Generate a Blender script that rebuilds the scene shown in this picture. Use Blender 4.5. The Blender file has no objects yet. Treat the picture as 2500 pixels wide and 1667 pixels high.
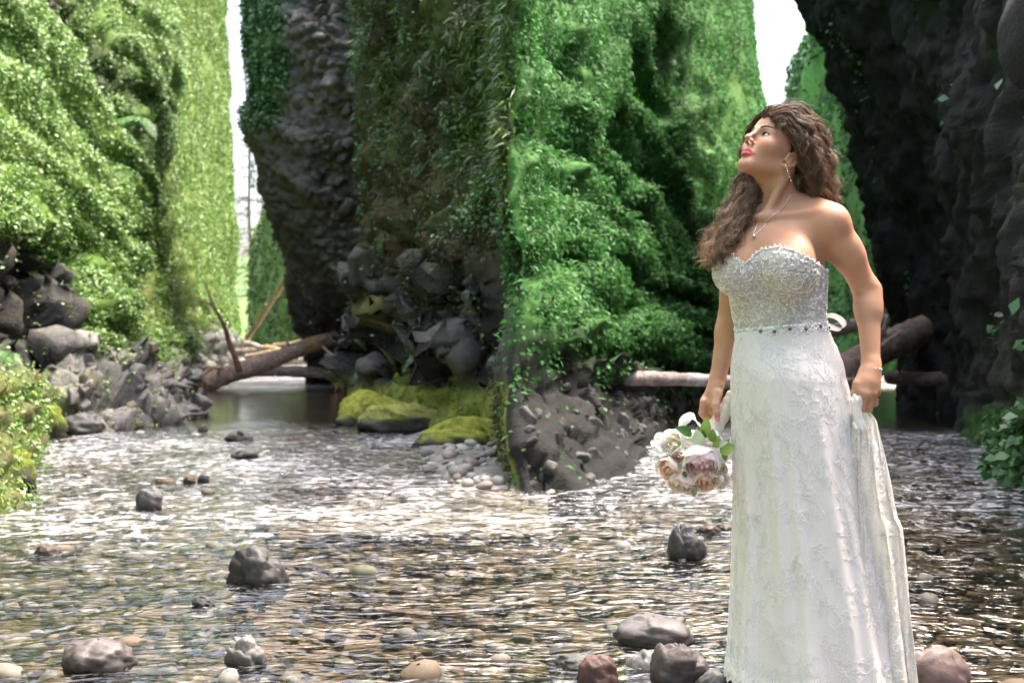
import bpy, bmesh, math, random
import numpy as np
from mathutils import Vector, Matrix
PI = math.pi
R = math.radians
rng = np.random.default_rng(7)
random.seed(7)

# ------------------------------------------------------------------ camera, sky, sun, exposure
scene = bpy.context.scene
COL = scene.collection
CAM_H = 1.1
FPX = 2778.0                       # focal length in pixels of the 2500 px wide photograph
cam_d = bpy.data.cameras.new('camera')
cam_d.lens = 40.0
cam_d.sensor_width = 36.0
cam_d.clip_start = 0.05
cam_d.clip_end = 3000
cam_d.dof.use_dof = True
cam_d.dof.focus_distance = 3.9
cam_d.dof.aperture_fstop = 3.8
cam = bpy.data.objects.new('camera', cam_d)
COL.objects.link(cam)
cam.location = (0, 0, CAM_H)
cam.rotation_euler = (PI / 2, 0, 0)
scene.camera = cam

SUN_EL, SUN_AZ = R(66), R(58)     # azimuth measured from +Y (view direction) towards +X
world = bpy.data.worlds.new('World')
scene.world = world
world.use_nodes = True
wn = world.node_tree
wn.nodes.clear()
sky = wn.nodes.new('ShaderNodeTexSky')
sky.sky_type = 'NISHITA'
sky.sun_disc = False
sky.sun_elevation = SUN_EL
sky.sun_rotation = SUN_AZ
sky.air_density = 1.0
sky.dust_density = 9.0
sky.ozone_density = 0.6
bg = wn.nodes.new('ShaderNodeBackground')
bg.inputs['Strength'].default_value = 0.15
wo = wn.nodes.new('ShaderNodeOutputWorld')
wn.links.new(sky.outputs[0], bg.inputs[0])
wn.links.new(bg.outputs[0], wo.inputs[0])

sun_d = bpy.data.lights.new('sun', 'SUN')
sun_d.energy = 0.7
sun_d.angle = R(16)
sun_d.color = (1.0, 0.96, 0.88)
sun = bpy.data.objects.new('sun', sun_d)
COL.objects.link(sun)
sdir = Vector((math.sin(SUN_AZ) * math.cos(SUN_EL), math.cos(SUN_AZ) * math.cos(SUN_EL), math.sin(SUN_EL)))
sun.rotation_euler = sdir.to_track_quat('Z', 'Y').to_euler()
sun.location = sdir * 60

vs = scene.view_settings
vs.view_transform = 'Standard'
vs.look = 'None'
vs.exposure = 2.65
vs.gamma = 1.0
vs.use_curve_mapping = False
scene.render.resolution_x = 1024
scene.render.resolution_y = 682

# ------------------------------------------------------------------ helpers
def at(px, py, Y):
    """photo pixel + distance along the view axis -> world point"""
    return np.array([(px - 1250) / FPX * Y, Y, CAM_H - (py - 833.5) / FPX * Y])

def ground_y(py, z=0.0):
    return (CAM_H - z) * FPX / (py - 833.5)

def pix(V):
    Y = np.maximum(V[:, 1], 0.3)
    return 1250 + V[:, 0] / Y * FPX, 833.5 - (V[:, 2] - CAM_H) / Y * FPX

_perm = np.random.default_rng(11).permutation(256).astype(np.int64)
_perm = np.concatenate([_perm, _perm, _perm])
_grad = np.random.default_rng(12).normal(size=(256, 3))
_grad /= np.linalg.norm(_grad, axis=1)[:, None]

def perlin(P):
    P = np.asarray(P, float)
    I = np.floor(P).astype(np.int64)
    F = P - I
    I &= 255
    U = F * F * F * (F * (F * 6 - 15) + 10)
    out = np.zeros(len(P))
    for dx in (0, 1):
        wx = U[:, 0] if dx else 1 - U[:, 0]
        for dy in (0, 1):
            wy = U[:, 1] if dy else 1 - U[:, 1]
            for dz in (0, 1):
                wz = U[:, 2] if dz else 1 - U[:, 2]
                h = _perm[_perm[_perm[(I[:, 0] + dx) & 255] + ((I[:, 1] + dy) & 255)] + ((I[:, 2] + dz) & 255)]
                g = _grad[h]
                out += wx * wy * wz * (g[:, 0] * (F[:, 0] - dx) + g[:, 1] * (F[:, 1] - dy) + g[:, 2] * (F[:, 2] - dz))
    return out * 1.5

def fbm(P, octaves=4, gain=0.5, lac=2.03, ridged=False):
    P = np.asarray(P, float)
    s = np.zeros(len(P)); a = 1.0; tot = 0
    Q = P.copy()
    for o in range(octaves):
        n = perlin(Q + o * 17.3)
        if ridged:
            n = 1 - 2 * np.abs(n)
        s += a * n; tot += a
        a *= gain; Q = Q * lac
    return s / tot

def worley(P, seed=3):
    """distance to the nearest and second nearest feature point, and the id of the nearest"""
    P = np.asarray(P, float)
    I = np.floor(P).astype(np.int64)
    tab = np.random.default_rng(seed).random((256, 3))
    d1 = np.full(len(P), 9.0); d2 = np.full(len(P), 9.0); idn = np.zeros(len(P), np.int64); vec = np.zeros_like(P)
    for dx in (-1, 0, 1):
        for dy in (-1, 0, 1):
            for dz in (-1, 0, 1):
                J = I + (dx, dy, dz)
                h = _perm[_perm[_perm[J[:, 0] & 255] + (J[:, 1] & 255)] + (J[:, 2] & 255)]
                dv = P - J - tab[h]; d = np.linalg.norm(dv, axis=1)
                m = d < d1
                d2 = np.where(m, d1, np.minimum(d2, d))
                idn = np.where(m, h, idn)
                vec[m] = dv[m]
                d1 = np.where(m, d, d1)
    tilt = (vec * _grad[(idn * 7 + 3) % 256]).sum(1)
    return d1, d2, idn, tilt

def unit(a): return a / (np.linalg.norm(a, axis=-1, keepdims=True) + 1e-9)

def smooth(e0, e1, x):
    t = np.clip((x - e0) / (e1 - e0 + 1e-9), 0, 1)
    return t * t * (3 - 2 * t)

def mix3(a, b, t):
    t = np.asarray(t)[:, None]
    return np.asarray(a) * (1 - t) + np.asarray(b) * t

def mesh_from(name, V, F, cols=None, smooth_shade=True, attrs=None):
    V = np.ascontiguousarray(V, np.float32)
    F = np.ascontiguousarray(F, np.int32)
    k = F.shape[1]
    me = bpy.data.meshes.new(name)
    me.vertices.add(len(V)); me.vertices.foreach_set('co', V.ravel())
    me.loops.add(F.size); me.loops.foreach_set('vertex_index', F.ravel())
    me.polygons.add(len(F)); me.polygons.foreach_set('loop_start', np.arange(0, F.size, k, dtype=np.int32))
    me.polygons.foreach_set('loop_total', np.full(len(F), k, np.int32))
    if smooth_shade:
        me.polygons.foreach_set('use_smooth', np.ones(len(F), bool))
    if cols is not None:
        c = np.ones((len(V), 4), np.float32); c[:, :3] = cols
        at_ = me.color_attributes.new('Col', 'FLOAT_COLOR', 'POINT')
        at_.data.foreach_set('color', c.ravel())
    me.update()
    me.validate()
    return me

def obj(name, me, mat=None, parent=None, label=None, cat=None, group=None, kind=None, loc=None):
    o = bpy.data.objects.new(name, me)
    COL.objects.link(o)
    if mat and me is not None and not me.materials:
        me.materials.append(mat)
    if parent: o.parent = parent
    if label: o['label'] = label
    if cat: o['category'] = cat
    if group: o['group'] = group
    if kind: o['kind'] = kind
    if loc is not None: o.location = loc
    return o

def empty(name, loc, label=None, cat=None, group=None):
    o = obj(name, None, None, None, label, cat, group)
    o.location = loc
    return o

def quads_join(parts):
    """list of (V, F, C) with the same face size -> one"""
    Vs, Fs, Cs, n = [], [], [], 0
    for V, F, C in parts:
        Vs.append(V); Fs.append(np.asarray(F) + n); Cs.append(C); n += len(V)
    return np.concatenate(Vs), np.concatenate(Fs), np.concatenate(Cs)

def grid_faces(nu, nv, wrap_u=False):
    i = np.arange(nu if wrap_u else nu - 1)[:, None]; j = np.arange(nv - 1)[None, :]
    i2 = (i + 1) % nu
    return np.stack([(i * nv + j), (i2 * nv + j), (i2 * nv + j + 1), (i * nv + j + 1)], -1).reshape(-1, 4)

def grid_normals(G):
    du = np.gradient(G, axis=0); dv = np.gradient(G, axis=1)
    n = np.cross(du, dv)
    return n / (np.linalg.norm(n, axis=2, keepdims=True) + 1e-9)

def catmull(P, n_list):
    """P (m,k) control points, n_list: samples per gap -> dense curve"""
    P = np.asarray(P, float); m = len(P)
    T = np.gradient(P, axis=0)
    out = []
    for i in range(m - 1):
        t = np.linspace(0, 1, n_list[i], endpoint=False)[:, None]
        h00 = 2 * t**3 - 3 * t**2 + 1; h10 = t**3 - 2 * t**2 + t
        h01 = -2 * t**3 + 3 * t**2; h11 = t**3 - t**2
        out.append(h00 * P[i] + h10 * T[i] + h01 * P[i + 1] + h11 * T[i + 1])
    out.append(P[-1:])
    return np.concatenate(out)

def tube(path, radii, seg=8, cap=True, col=None, jitter=0.0, seed=0):
    """tapered tube along a path -> V, F(quads), C"""
    P = np.asarray(path, float); n = len(P)
    rad = np.broadcast_to(np.asarray(radii, float), (n,)).copy()
    T = np.gradient(P, axis=0); T /= np.linalg.norm(T, axis=1, keepdims=True) + 1e-12
    ref = np.array([0, 0, 1.0]) if abs(T[0][2]) < 0.9 else np.array([1.0, 0, 0])
    N = np.zeros_like(P); a = np.cross(ref, T[0]); N[0] = a / (np.linalg.norm(a) + 1e-12)
    for i in range(1, n):
        v = N[i - 1] - T[i] * np.dot(N[i - 1], T[i]); N[i] = v / (np.linalg.norm(v) + 1e-12)
    B = np.cross(T, N)
    ang = np.arange(seg) * 2 * PI / seg
    V = P[:, None] + rad[:, None, None] * (np.cos(ang)[None, :, None] * N[:, None] + np.sin(ang)[None, :, None] * B[:, None])
    if jitter:
        r2 = np.random.default_rng(seed)
        V += (r2.random((n, seg, 1)) - 0.5) * 2 * jitter * rad[:, None, None] * (V - P[:, None]) / (rad[:, None, None] + 1e-9)
    V = V.reshape(-1, 3)
    i = np.arange(n - 1)[:, None]; j = np.arange(seg)[None]
    F = np.stack([i * seg + j, i * seg + (j + 1) % seg, (i + 1) * seg + (j + 1) % seg, (i + 1) * seg + j], -1).reshape(-1, 4)
    if cap:
        V = np.concatenate([V, P[:1], P[-1:]]); a = len(V) - 2; b = a + 1; j = np.arange(seg)
        F = np.concatenate([F, np.stack([np.full(seg, a), (j + 1) % seg, j, np.full(seg, a)], -1)[:, :4],
                            np.stack([np.full(seg, b), (n - 1) * seg + j, (n - 1) * seg + (j + 1) % seg, np.full(seg, b)], -1)])
        # degenerate quads become proper ones by splitting pairs of triangles
        F = F[:(n - 1) * seg]
        if seg % 2 == 0:
            k = np.arange(0, seg, 2)
            F = np.concatenate([F, np.stack([np.full(len(k), a), (k + 2) % seg, (k + 1) % seg, k], -1),
                                np.stack([np.full(len(k), b), (n - 1) * seg + k, (n - 1) * seg + (k + 1) % seg, (n - 1) * seg + (k + 2) % seg], -1)])
    C = np.tile(np.asarray(col if col is not None else (0.5, 0.5, 0.5), float), (len(V), 1))
    return V, F, C

# ------------------------------------------------------------------ materials
def new_mat(name):
    m = bpy.data.materials.new(name); m.use_nodes = True
    nt = m.node_tree; nt.nodes.clear()
    out = nt.nodes.new('ShaderNodeOutputMaterial')
    return m, nt, out

def node(nt, typ, **kw):
    n = nt.nodes.new(typ)
    for k, v in kw.items():
        if k in n.inputs.keys() if hasattr(n.inputs, 'keys') else False:
            n.inputs[k].default_value = v
        else:
            setattr(n, k, v)
    return n

def col_mat(name, rough=0.8, spec=0.3, noise_scale=30, noise_amt=0.35, bump=0.3, bump_scale=60, bump_dist=0.01,
            transl=0.0, rough_var=0.0, metallic=0.0, coat=0.0, sss=0.0, voro=0.0):
    """principled material: colour from the mesh's own colours times a fine procedural noise, plus fine relief"""
    m, nt, out = new_mat(name); L = nt.links.new
    at_ = node(nt, 'ShaderNodeVertexColor', layer_name='Col')
    tc = node(nt, 'ShaderNodeTexCoord')
    ns = node(nt, 'ShaderNodeTexNoise'); ns.inputs['Scale'].default_value = noise_scale; ns.inputs['Detail'].default_value = 6; ns.inputs['Roughness'].default_value = 0.65
    L(tc.outputs['Object'], ns.inputs['Vector'])
    mr = node(nt, 'ShaderNodeMapRange'); mr.inputs['From Min'].default_value = 0.3; mr.inputs['From Max'].default_value = 0.7
    mr.inputs['To Min'].default_value = 1 - noise_amt; mr.inputs['To Max'].default_value = 1 + noise_amt
    L(ns.outputs['Fac'], mr.inputs['Value'])
    mul = node(nt, 'ShaderNodeVectorMath', operation='MULTIPLY'); L(at_.outputs['Color'], mul.inputs[0]); L(mr.outputs[0], mul.inputs[1])
    bs = node(nt, 'ShaderNodeBsdfPrincipled')
    L(mul.outputs[0], bs.inputs['Base Color'])
    bs.inputs['Roughness'].default_value = rough
    bs.inputs['Specular IOR Level'].default_value = spec
    bs.inputs['Metallic'].default_value = metallic
    if coat: bs.inputs['Coat Weight'].default_value = coat; bs.inputs['Coat Roughness'].default_value = 0.2
    if sss:
        bs.inputs['Subsurface Weight'].default_value = sss; bs.inputs['Subsurface Radius'].default_value = (1, 0.35, 0.2); bs.inputs['Subsurface Scale'].default_value = 0.008
    if rough_var:
        mr2 = node(nt, 'ShaderNodeMapRange'); mr2.inputs['From Min'].default_value = 0.35; mr2.inputs['From Max'].default_value = 0.65
        mr2.inputs['To Min'].default_value = max(0.05, rough - rough_var); mr2.inputs['To Max'].default_value = min(1, rough + rough_var)
        L(ns.outputs['Fac'], mr2.inputs['Value']); L(mr2.outputs[0], bs.inputs['Roughness'])
    if bump:
        nb = node(nt, 'ShaderNodeTexNoise'); nb.inputs['Scale'].default_value = bump_scale; nb.inputs['Detail'].default_value = 5; nb.inputs['Roughness'].default_value = 0.7
        L(tc.outputs['Object'], nb.inputs['Vector'])
        h = nb.outputs['Fac']
        if voro:
            vo = node(nt, 'ShaderNodeTexVoronoi'); vo.inputs['Scale'].default_value = voro; L(tc.outputs['Object'], vo.inputs['Vector'])
            ad = node(nt, 'ShaderNodeMath', operation='ADD'); L(nb.outputs['Fac'], ad.inputs[0]); L(vo.outputs['Distance'], ad.inputs[1]); h = ad.outputs[0]
        bp = node(nt, 'ShaderNodeBump'); bp.inputs['Strength'].default_value = bump; bp.inputs['Distance'].default_value = bump_dist
        L(h, bp.inputs['Height']); L(bp.outputs[0], bs.inputs['Normal'])
    if transl:
        tr = node(nt, 'ShaderNodeBsdfTranslucent'); L(mul.outputs[0], tr.inputs['Color'])
        mx = node(nt, 'ShaderNodeMixShader'); mx.inputs[0].default_value = transl
        L(bs.outputs[0], mx.inputs[1]); L(tr.outputs[0], mx.inputs[2]); L(mx.outputs[0], out.inputs[0])
    else:
        L(bs.outputs[0], out.inputs[0])
    return m

M_CLIFF = col_mat('mossy_rock', rough=0.85, spec=0.25, noise_scale=9, noise_amt=0.45, bump=0.7, bump_scale=28, bump_dist=0.05, rough_var=0.1)
M_WETROCK = col_mat('wet_rock', rough=0.5, spec=0.5, noise_scale=8, noise_amt=0.4, bump=0.8, bump_scale=22, bump_dist=0.05, rough_var=0.2)
M_LEAF = col_mat('leaf', rough=0.42, spec=0.45, noise_scale=40, noise_amt=0.12, bump=0, transl=0.18)
M_MOSS = col_mat('moss', rough=0.95, spec=0.1, noise_scale=40, noise_amt=0.4, bump=1.0, bump_scale=70, bump_dist=0.03)
M_STONE = col_mat('stone', rough=0.6, spec=0.4, noise_scale=18, noise_amt=0.3, bump=0.35, bump_scale=50, bump_dist=0.01, rough_var=0.2)
M_BARK = col_mat('bark', rough=0.8, spec=0.25, noise_scale=14, noise_amt=0.45, bump=0.8, bump_scale=40, bump_dist=0.02)
# ------------------------------------------------------------------ gorge walls (setting)
def resample(col, nv):
    P = np.array([np.array(c[1:], float) if c[0] == 'w' else at(*c) for c in col])
    foot = P[0].copy(); foot[2] = -0.35; foot[:2] += 0.15 * (foot[:2] - P[1][:2]); P = np.concatenate([[foot], P])
    D = catmull(P, [24] * (len(P) - 1))
    s = np.concatenate([[0], np.cumsum(np.linalg.norm(np.diff(D, axis=0), axis=1))])
    t = np.linspace(0, s[-1], nv)
    return np.stack([np.interp(t, s, D[:, k]) for k in range(3)], -1)

def net(cols, nv, gaps):
    Cn = np.array([resample(c, nv) for c in cols])            # (m, nv, 3)
    return catmull(Cn.reshape(len(cols), -1), gaps).reshape(-1, nv, 3)

def lerp_tab(tab, x):
    a = np.array(tab, float)
    return np.interp(x, a[:, 0], a[:, 1])

def box_mask(px, py, x0, x1, y0, y1, s=25):
    return smooth(x0 - s, x0 + s, px) * (1 - smooth(x1 - s, x1 + s, px)) * smooth(y0 - s, y0 + s, py) * (1 - smooth(y1 - s, y1 + s, py))

GREEN_A = np.array((0.085, 0.165, 0.022)); GREEN_B = np.array((0.13, 0.22, 0.05)); YGREEN = np.array((0.12, 0.175, 0.025))
OLIVE = np.array((0.10, 0.095, 0.022)); BROWN = np.array((0.075, 0.048, 0.024)); DROCK = np.array((0.034, 0.034, 0.034)); GROCK = np.array((0.12, 0.115, 0.11))

def finish_cliff(name, G, cols, mat):
    nu, nv = G.shape[:2]
    me = mesh_from(name, G.reshape(-1, 3), grid_faces(nu, nv), cols)
    return obj(name, me, mat, kind='structure')

def orient(G):
    N = grid_normals(G)
    mid = G.reshape(-1, 3).mean(0)
    to = np.array([0, 0, 1.1]) - G
    if (N * to).sum(2).mean() < 0: N = -N
    return N

# ---- left wall of the left-hand gorge
Lc = [
 [('w',-4.6,-16,0),('w',-5.2,-16,4),('w',-6,-16,9),('w',-8,-16,15),('w',-16,-16,17)],
 [('w',-4.2,-4,0),('w',-4.7,-4,3.5),('w',-5.5,-4,8),('w',-7,-4,13),('w',-14,-4,15)],
 [(-250,1330,6.2),(-330,1000,6.8),(-430,600,7.8),(-560,200,9),(-700,-300,10.5),(-1500,-500,11)],
 [(0,1195,8.5),(-50,1000,9.2),(-150,650,10.5),(-280,250,12),(-420,-300,14),(-1300,-480,15)],
 [(70,1115,10.9),(20,960,11.6),(-40,650,13),(-130,250,15),(-260,-300,17.5),(-1100,-450,19)],
 [(150,1062,13.4),(110,900,14.2),(70,620,15.2),(0,520,15.0),(-60,200,17.5),(-180,-300,20),(-900,-430,22)],
 [(320,1045,14.5),(225,880,15.6),(175,620,17.2),(120,500,17.2),(40,180,19.5),(-80,-300,22),(-700,-420,25)],
 [(452,1014,17.0),(380,880,18.4),(290,580,21),(170,160,23.5),(60,-300,26),(-500,-400,30)],
 [(440,948,26.5),(430,830,26.8),(365,540,27.8),(285,150,29),(190,-300,31),(-300,-400,36)],
 [(505,922,34.5),(485,810,34.6),(430,520,35),(370,140,36),(300,-300,38),(-100,-380,44)],
 [(565,903,44),(545,790,44.2),(498,500,45),(440,130,46),(390,-300,48),(100,-370,55)],
 [(602,886,58),(604,780,58),(596,560,58),(582,350,58),(562,60,58),(545,-300,60),(300,-360,68)],
 [(600,880,68),(602,700,68),(594,450,69),(575,100,70),(550,-300,72),(300,-360,80)]]
G = net(Lc, 280, [6, 8, 16, 16, 22, 24, 40, 40, 30, 34, 40, 10])
N = orient(G); V = G.reshape(-1, 3)
px, py = pix(V); Yd = V[:, 1]
th = np.degrees(np.arctan2(930 - py, 660 - px)); rr = np.hypot(px - 660, py - 930)
wob = fbm(V * 0.25, 3) * 9
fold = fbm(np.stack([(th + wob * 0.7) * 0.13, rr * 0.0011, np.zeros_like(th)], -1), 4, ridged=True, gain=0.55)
farface = smooth(395, 440, px + 0.22 * py * 0 + (py * 0.13)) * (1 - smooth(800, 840, py))   # flatter curtain-like far face
sil = 1 - 0.93 * smooth(44, 56, Yd)
amp = 0.05 * np.minimum(Yd, 30) * (1 - 0.75 * farface) * sil
low = 1 - 0.9 * smooth(760, 900, py) * (px > 60)
d = amp * (fold - 0.28) * low + 0.016 * np.minimum(Yd, 25) * fbm(V * 0.7, 4) * sil - 0.75 * smooth(40, 56, Yd)
# dark hollow on the near left, below the overhanging fern mat, and the slanting ledge high up
hollow = box_mask(px, py, -150, 195, 600, 900, 45)
d -= hollow * (0.75 + 0.4 * fbm(V * 1.3, 3))
ledge = np.exp(-((px - (120 + 0.62 * py)) / 36) ** 2) * (1 - smooth(220, 300, py))
d -= ledge * 0.7
cleft = np.exp(-((px - (325 + 0.22 * (py - 620))) / 16) ** 2) * smooth(600, 650, py) * (1 - smooth(830, 900, py))
cleft += np.exp(-((px - (415 + 0.35 * (py - 640))) / 14) ** 2) * smooth(560, 660, py) * (1 - smooth(830, 900, py))
d -= cleft * 0.9
G = G + N * d.reshape(G.shape[:2])[..., None]
G[..., 0] += (smooth(40, 56, Yd) * 0.5 * fbm(np.stack([V[:, 2] * 0.35, V[:, 2] * 0, V[:, 1] * 0.05], -1), 3)).reshape(G.shape[:2])
N = orient(G); V = G.reshape(-1, 3)
mossl = lerp_tab([(-200,560),(0,575),(180,600),(205,800),(260,850),(330,870),(400,880),(450,870),(500,800),(560,790),(600,815),(650,830)], px)
n1 = fbm(V * 0.9, 4); n2 = fbm(V * 3.1 + 5, 3)
moss = 1 - smooth(-30, 30, py - mossl + 70 * n1)
moss *= 1 - 0.8 * ledge
moss *= 1 - 0.9 * np.clip(cleft, 0, 1)
base_moss = smooth(880, 960, py - 0.0 * px + 90 * n1) * (1 - smooth(120, 200, px)) * (Yd < 15)
moss = np.maximum(moss, base_moss * 0.9)
# rocky zone gets angular blocks
rock = 1 - moss
d1, d2, idn, tlt = worley(V * np.array([2.0, 2.0, 1.5]), 5)
blk = (idn % 17) / 17.0
d = rock * (0.35 * (blk - 0.5) + 0.55 * tlt - 0.16 * (1 - smooth(0, 0.10, d2 - d1))) + moss * 0.05 * n2
d *= (1 - 0.5 * farface)
G = G + N * d.reshape(G.shape[:2])[..., None]
N = orient(G); V = G.reshape(-1, 3)
green = mix3(mix3(GREEN_A, GREEN_B, smooth(-0.4, 0.4, n1)), YGREEN, farface * (0.75 + 0.25 * n2.clip(-1, 1)))
green = mix3(green, OLIVE, smooth(0.15, 0.6, -n1 + 0.6 * n2) * 0.7)
green = mix3(green, (0.035, 0.035, 0.016), smooth(-0.05, 0.35, -fold + 0.25 * n2) * (1 - farface) * 0.85)  # gaps between folds darkened in the colour, as shade
rk = mix3(DROCK * 1.2, GROCK * 1.25, smooth(0.15, 0.9, blk) * smooth(640, 900, py + 60 * n1) * smooth(60, 180, px))
rk = mix3(rk, BROWN, 0.35 * smooth(0, 0.5, n2) * (1 - smooth(700, 850, py)))
rk = mix3(rk, OLIVE, smooth(0.1, 0.5, n1 - 0.1) * 0.5)
green = mix3(green, mix3(OLIVE, BROWN, smooth(-0.2, 0.3, n2)), base_moss * 0.75)
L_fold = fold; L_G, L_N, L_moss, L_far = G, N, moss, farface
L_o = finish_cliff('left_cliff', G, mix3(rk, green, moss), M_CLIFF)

# ---- rock pillar that leans over the left-hand stream
Pc = [
 [(840,925,33),(840,850,33),(780,680,33),(730,500,33),(700,300,33),(680,100,33),(690,-300,34)],
 [(742,938,29.5),(738,850,29.5),(706,740,28.8),(686,650,28),(655,540,27.3),(628,460,27),(618,390,27),(588,310,27),(592,270,27),(612,220,27),(600,120,27),(594,40,27),(612,-100,27.5),(625,-300,28)],
 [(800,938,29.5),(790,850,29.0),(762,760,27.4),(740,650,25.6),(715,540,25),(700,460,24.8),(690,390,24.6),(678,310,24.4),(680,260,24.6),(684,220,24.4),(684,120,24.3),(684,40,24.2),(690,-100,24.6),(700,-300,25.5)],
 [(870,945,28),(860,850,27.6),(850,760,26.5),(835,650,24.4),(820,540,24.2),(815,460,24),(810,390,23.9),(800,310,23.8),(800,260,23.8),(800,220,23.7),(800,120,23.7),(800,40,23.7),(800,-100,24),(800,-300,25)],
 [(960,950,26.5),(950,850,26),(945,650,24.2),(940,460,24),(935,300,23.8),(930,120,23.7),(930,-100,24),(930,-300,25)],
 [(1060,950,27),(1060,650,26),(1060,300,25.5),(1060,-300,27)]]
G = net(Pc, 330, [24, 44, 56, 40, 10])
N = orient(G); V = G.reshape(-1, 3); px, py = pix(V)
lump = fbm(V * np.array([0.42, 0.42, 0.55]), 3)
ledges = fbm(np.stack([V[:, 0] * 0.35, V[:, 1] * 0.35, V[:, 2] * 1.1 + 0.5 * V[:, 0]], -1), 4, ridged=True)
sp = (0.15 + 0.85 * smooth(620, 720, px + 0 * py)) * np.where(py > 500, 0.6, 1.0)
G = G + N * ((0.55 * lump + 0.42 * ledges - 0.25) * sp - 0.12).reshape(G.shape[:2])[..., None]
N = orient(G); V = G.reshape(-1, 3)
d1, d2, idn, tlt = worley(V * np.array([2.3, 2.3, 5.0]) + 0.6 * fbm(V * 1.5, 2)[:, None], 9)
rough_r = smooth(720, 800, px) * (1 - smooth(640, 720, py))
pit = (d2 - d1)
G = G + N * ((0.20 * rough_r + 0.06) * (smooth(0, 0.45, pit) - 0.5) + 0.10 * fbm(V * 2.6, 4) + 0.10 * fbm(V * np.array([1.2, 1.2, 4.0]), 3, ridged=True)).reshape(G.shape[:2])[..., None]
N = orient(G); V = G.reshape(-1, 3)
n1 = fbm(V * 0.8, 4); n2 = fbm(V * 3, 3)
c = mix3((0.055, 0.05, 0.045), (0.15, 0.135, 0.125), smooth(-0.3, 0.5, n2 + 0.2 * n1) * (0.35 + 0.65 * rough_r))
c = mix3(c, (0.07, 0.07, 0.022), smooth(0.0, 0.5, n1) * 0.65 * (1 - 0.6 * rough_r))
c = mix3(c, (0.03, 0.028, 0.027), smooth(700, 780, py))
vg = (1 - smooth(655, 700, px + 40 * n1)) * (1 - smooth(260, 330, py + 50 * n2))
c = mix3(c, (0.055, 0.10, 0.03), vg)
P_G, P_N, P_vg = G, N, vg
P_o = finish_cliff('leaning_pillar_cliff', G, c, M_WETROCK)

# ---- the ridge between the two gorges: its left face, its nose, its right face (one mesh)
Rc = [
 [(1010,970,22.5),(1000,850,22.5),(985,600,22.5),(975,200,22.5),(985,-300,23.5),(1060,-360,24)],
 [(838,1000,18.3),(862,900,18.4),(878,760,18.7),(900,600,18.9),(893,400,19),(886,200,19),(886,-300,20),(1000,-360,22)],
 [(960,1032,15.4),(965,850,16.2),(970,550,16.6),(975,150,17),(985,-300,18),(1060,-360,20.5)],
 [(1110,1066,13.1),(1110,850,13.9),(1105,500,14.4),(1110,150,15),(1110,-300,16),(1140,-360,19)],
 [(1222,1092,11.8),(1225,850,12.3),(1228,500,12.6),(1230,100,13),(1230,-300,13.6),(1230,-360,17)],
 [(1250,1150,9.7),(1251,950,10.3),(1252,600,10.6),(1252,200,10.9),(1253,-300,11.5),(1260,-380,17)],
 [(1275,1208,8.2),(1264,950,8.8),(1262,600,9.4),(1262,200,10.0),(1262,-300,10.6),(1275,-380,17)],
 [(1430,1195,8.5),(1370,985,9.5),(1325,650,10.6),(1305,250,11.6),(1295,-300,12.5),(1300,-370,17.5)],
 [(1560,1142,9.9),(1490,960,11.5),(1430,620,13.2),(1380,230,14.6),(1345,-300,16),(1325,-360,19.5)],
 [(1600,1062,13.4),(1570,900,15),(1520,600,17.2),(1460,220,19),(1410,-300,21),(1340,-360,23)],
 [(1650,1002,18.2),(1640,880,19.4),(1605,580,21.2),(1555,200,23),(1500,-300,25),(1380,-360,26)],
 [(1760,957,24.8),(1745,850,26),(1712,560,28),(1665,180,30),(1620,-300,32),(1400,-360,31)],
 [(1850,931,31.5),(1850,840,32),(1825,540,33),(1785,160,34),(1760,-300,36),(1450,-360,34)],
 [(1915,915,37.5),(1922,800,38),(1916,400,38),(1905,270,38),(1882,190,38),(1860,80,38),(1835,-60,38.5),(1810,-300,40),(1500,-360,40)],
 [(1910,905,43),(1915,800,44),(1905,400,44),(1880,190,44),(1820,-300,46),(1500,-360,46)]]
G = net(Rc, 270, [8, 36, 44, 34, 8, 10, 34, 34, 30, 30, 40, 40, 36, 8])
N = orient(G); V = G.reshape(-1, 3); px, py = pix(V); Yd = V[:, 1]
ui = np.repeat(np.arange(G.shape[0]), G.shape[1])
left_side = ui < (8 + 36 + 44 + 34 + 8 + 9)
isR = left_side.astype(float)
edge = np.exp(-((px - 1251) / 26) ** 2)           # keep the nose of the ridge crisp
th = np.degrees(np.arctan2(960 - py, 1990 - px)); rr = np.hypot(px - 1990, py - 960)
fold = fbm(np.stack([(th + 10 * fbm(V * 0.2, 3)) * 0.14, rr * 0.003, np.full_like(th, 4.2)], -1), 3, ridged=True, gain=0.5)
silq = 1 - 0.9 * smooth(29, 36, Yd)
dQ = (0.055 * np.minimum(Yd, 24) * (fold - 0.25) + 0.012 * np.minimum(Yd, 24) * fbm(V * 0.5, 3)) * silq * (1 - 0.9 * smooth(860, 990, py)) - 0.62 * smooth(29, 36, Yd)
dR = 0.8 * fbm(V * 0.55, 4) - 0.38 + 0.30 * fbm(V * np.array([1.8, 1.8, 1.0]) + 6, 3, ridged=True) + 0.75 * fbm(V * np.array([0.9, 0.9, 0.5]) + 3, 4, ridged=True) - 0.1
cav = np.exp(-((px - 1085) / 30) ** 2) * smooth(850, 900, py) * (1 - smooth(990, 1025, py))
dR -= cav * 1.3
cav2 = np.exp(-((px - 1175) / 28) ** 2 - ((py - 800) / 90) ** 2) + np.exp(-((px - 1010) / 25) ** 2 - ((py - 690) / 70) ** 2)
dR -= cav2 * 0.5
dR = dR * (0.3 + 0.7 * smooth(890, 990, px)) * (1 - 0.6 * smooth(880, 960, py))
d = np.where(left_side, dR, dQ) * (1 - 0.85 * edge) * smooth(0, 60, 1330 - px + 200) ** 0
d = np.where((px > 1240) & (px < 1330), d * 0.5, d)
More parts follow.
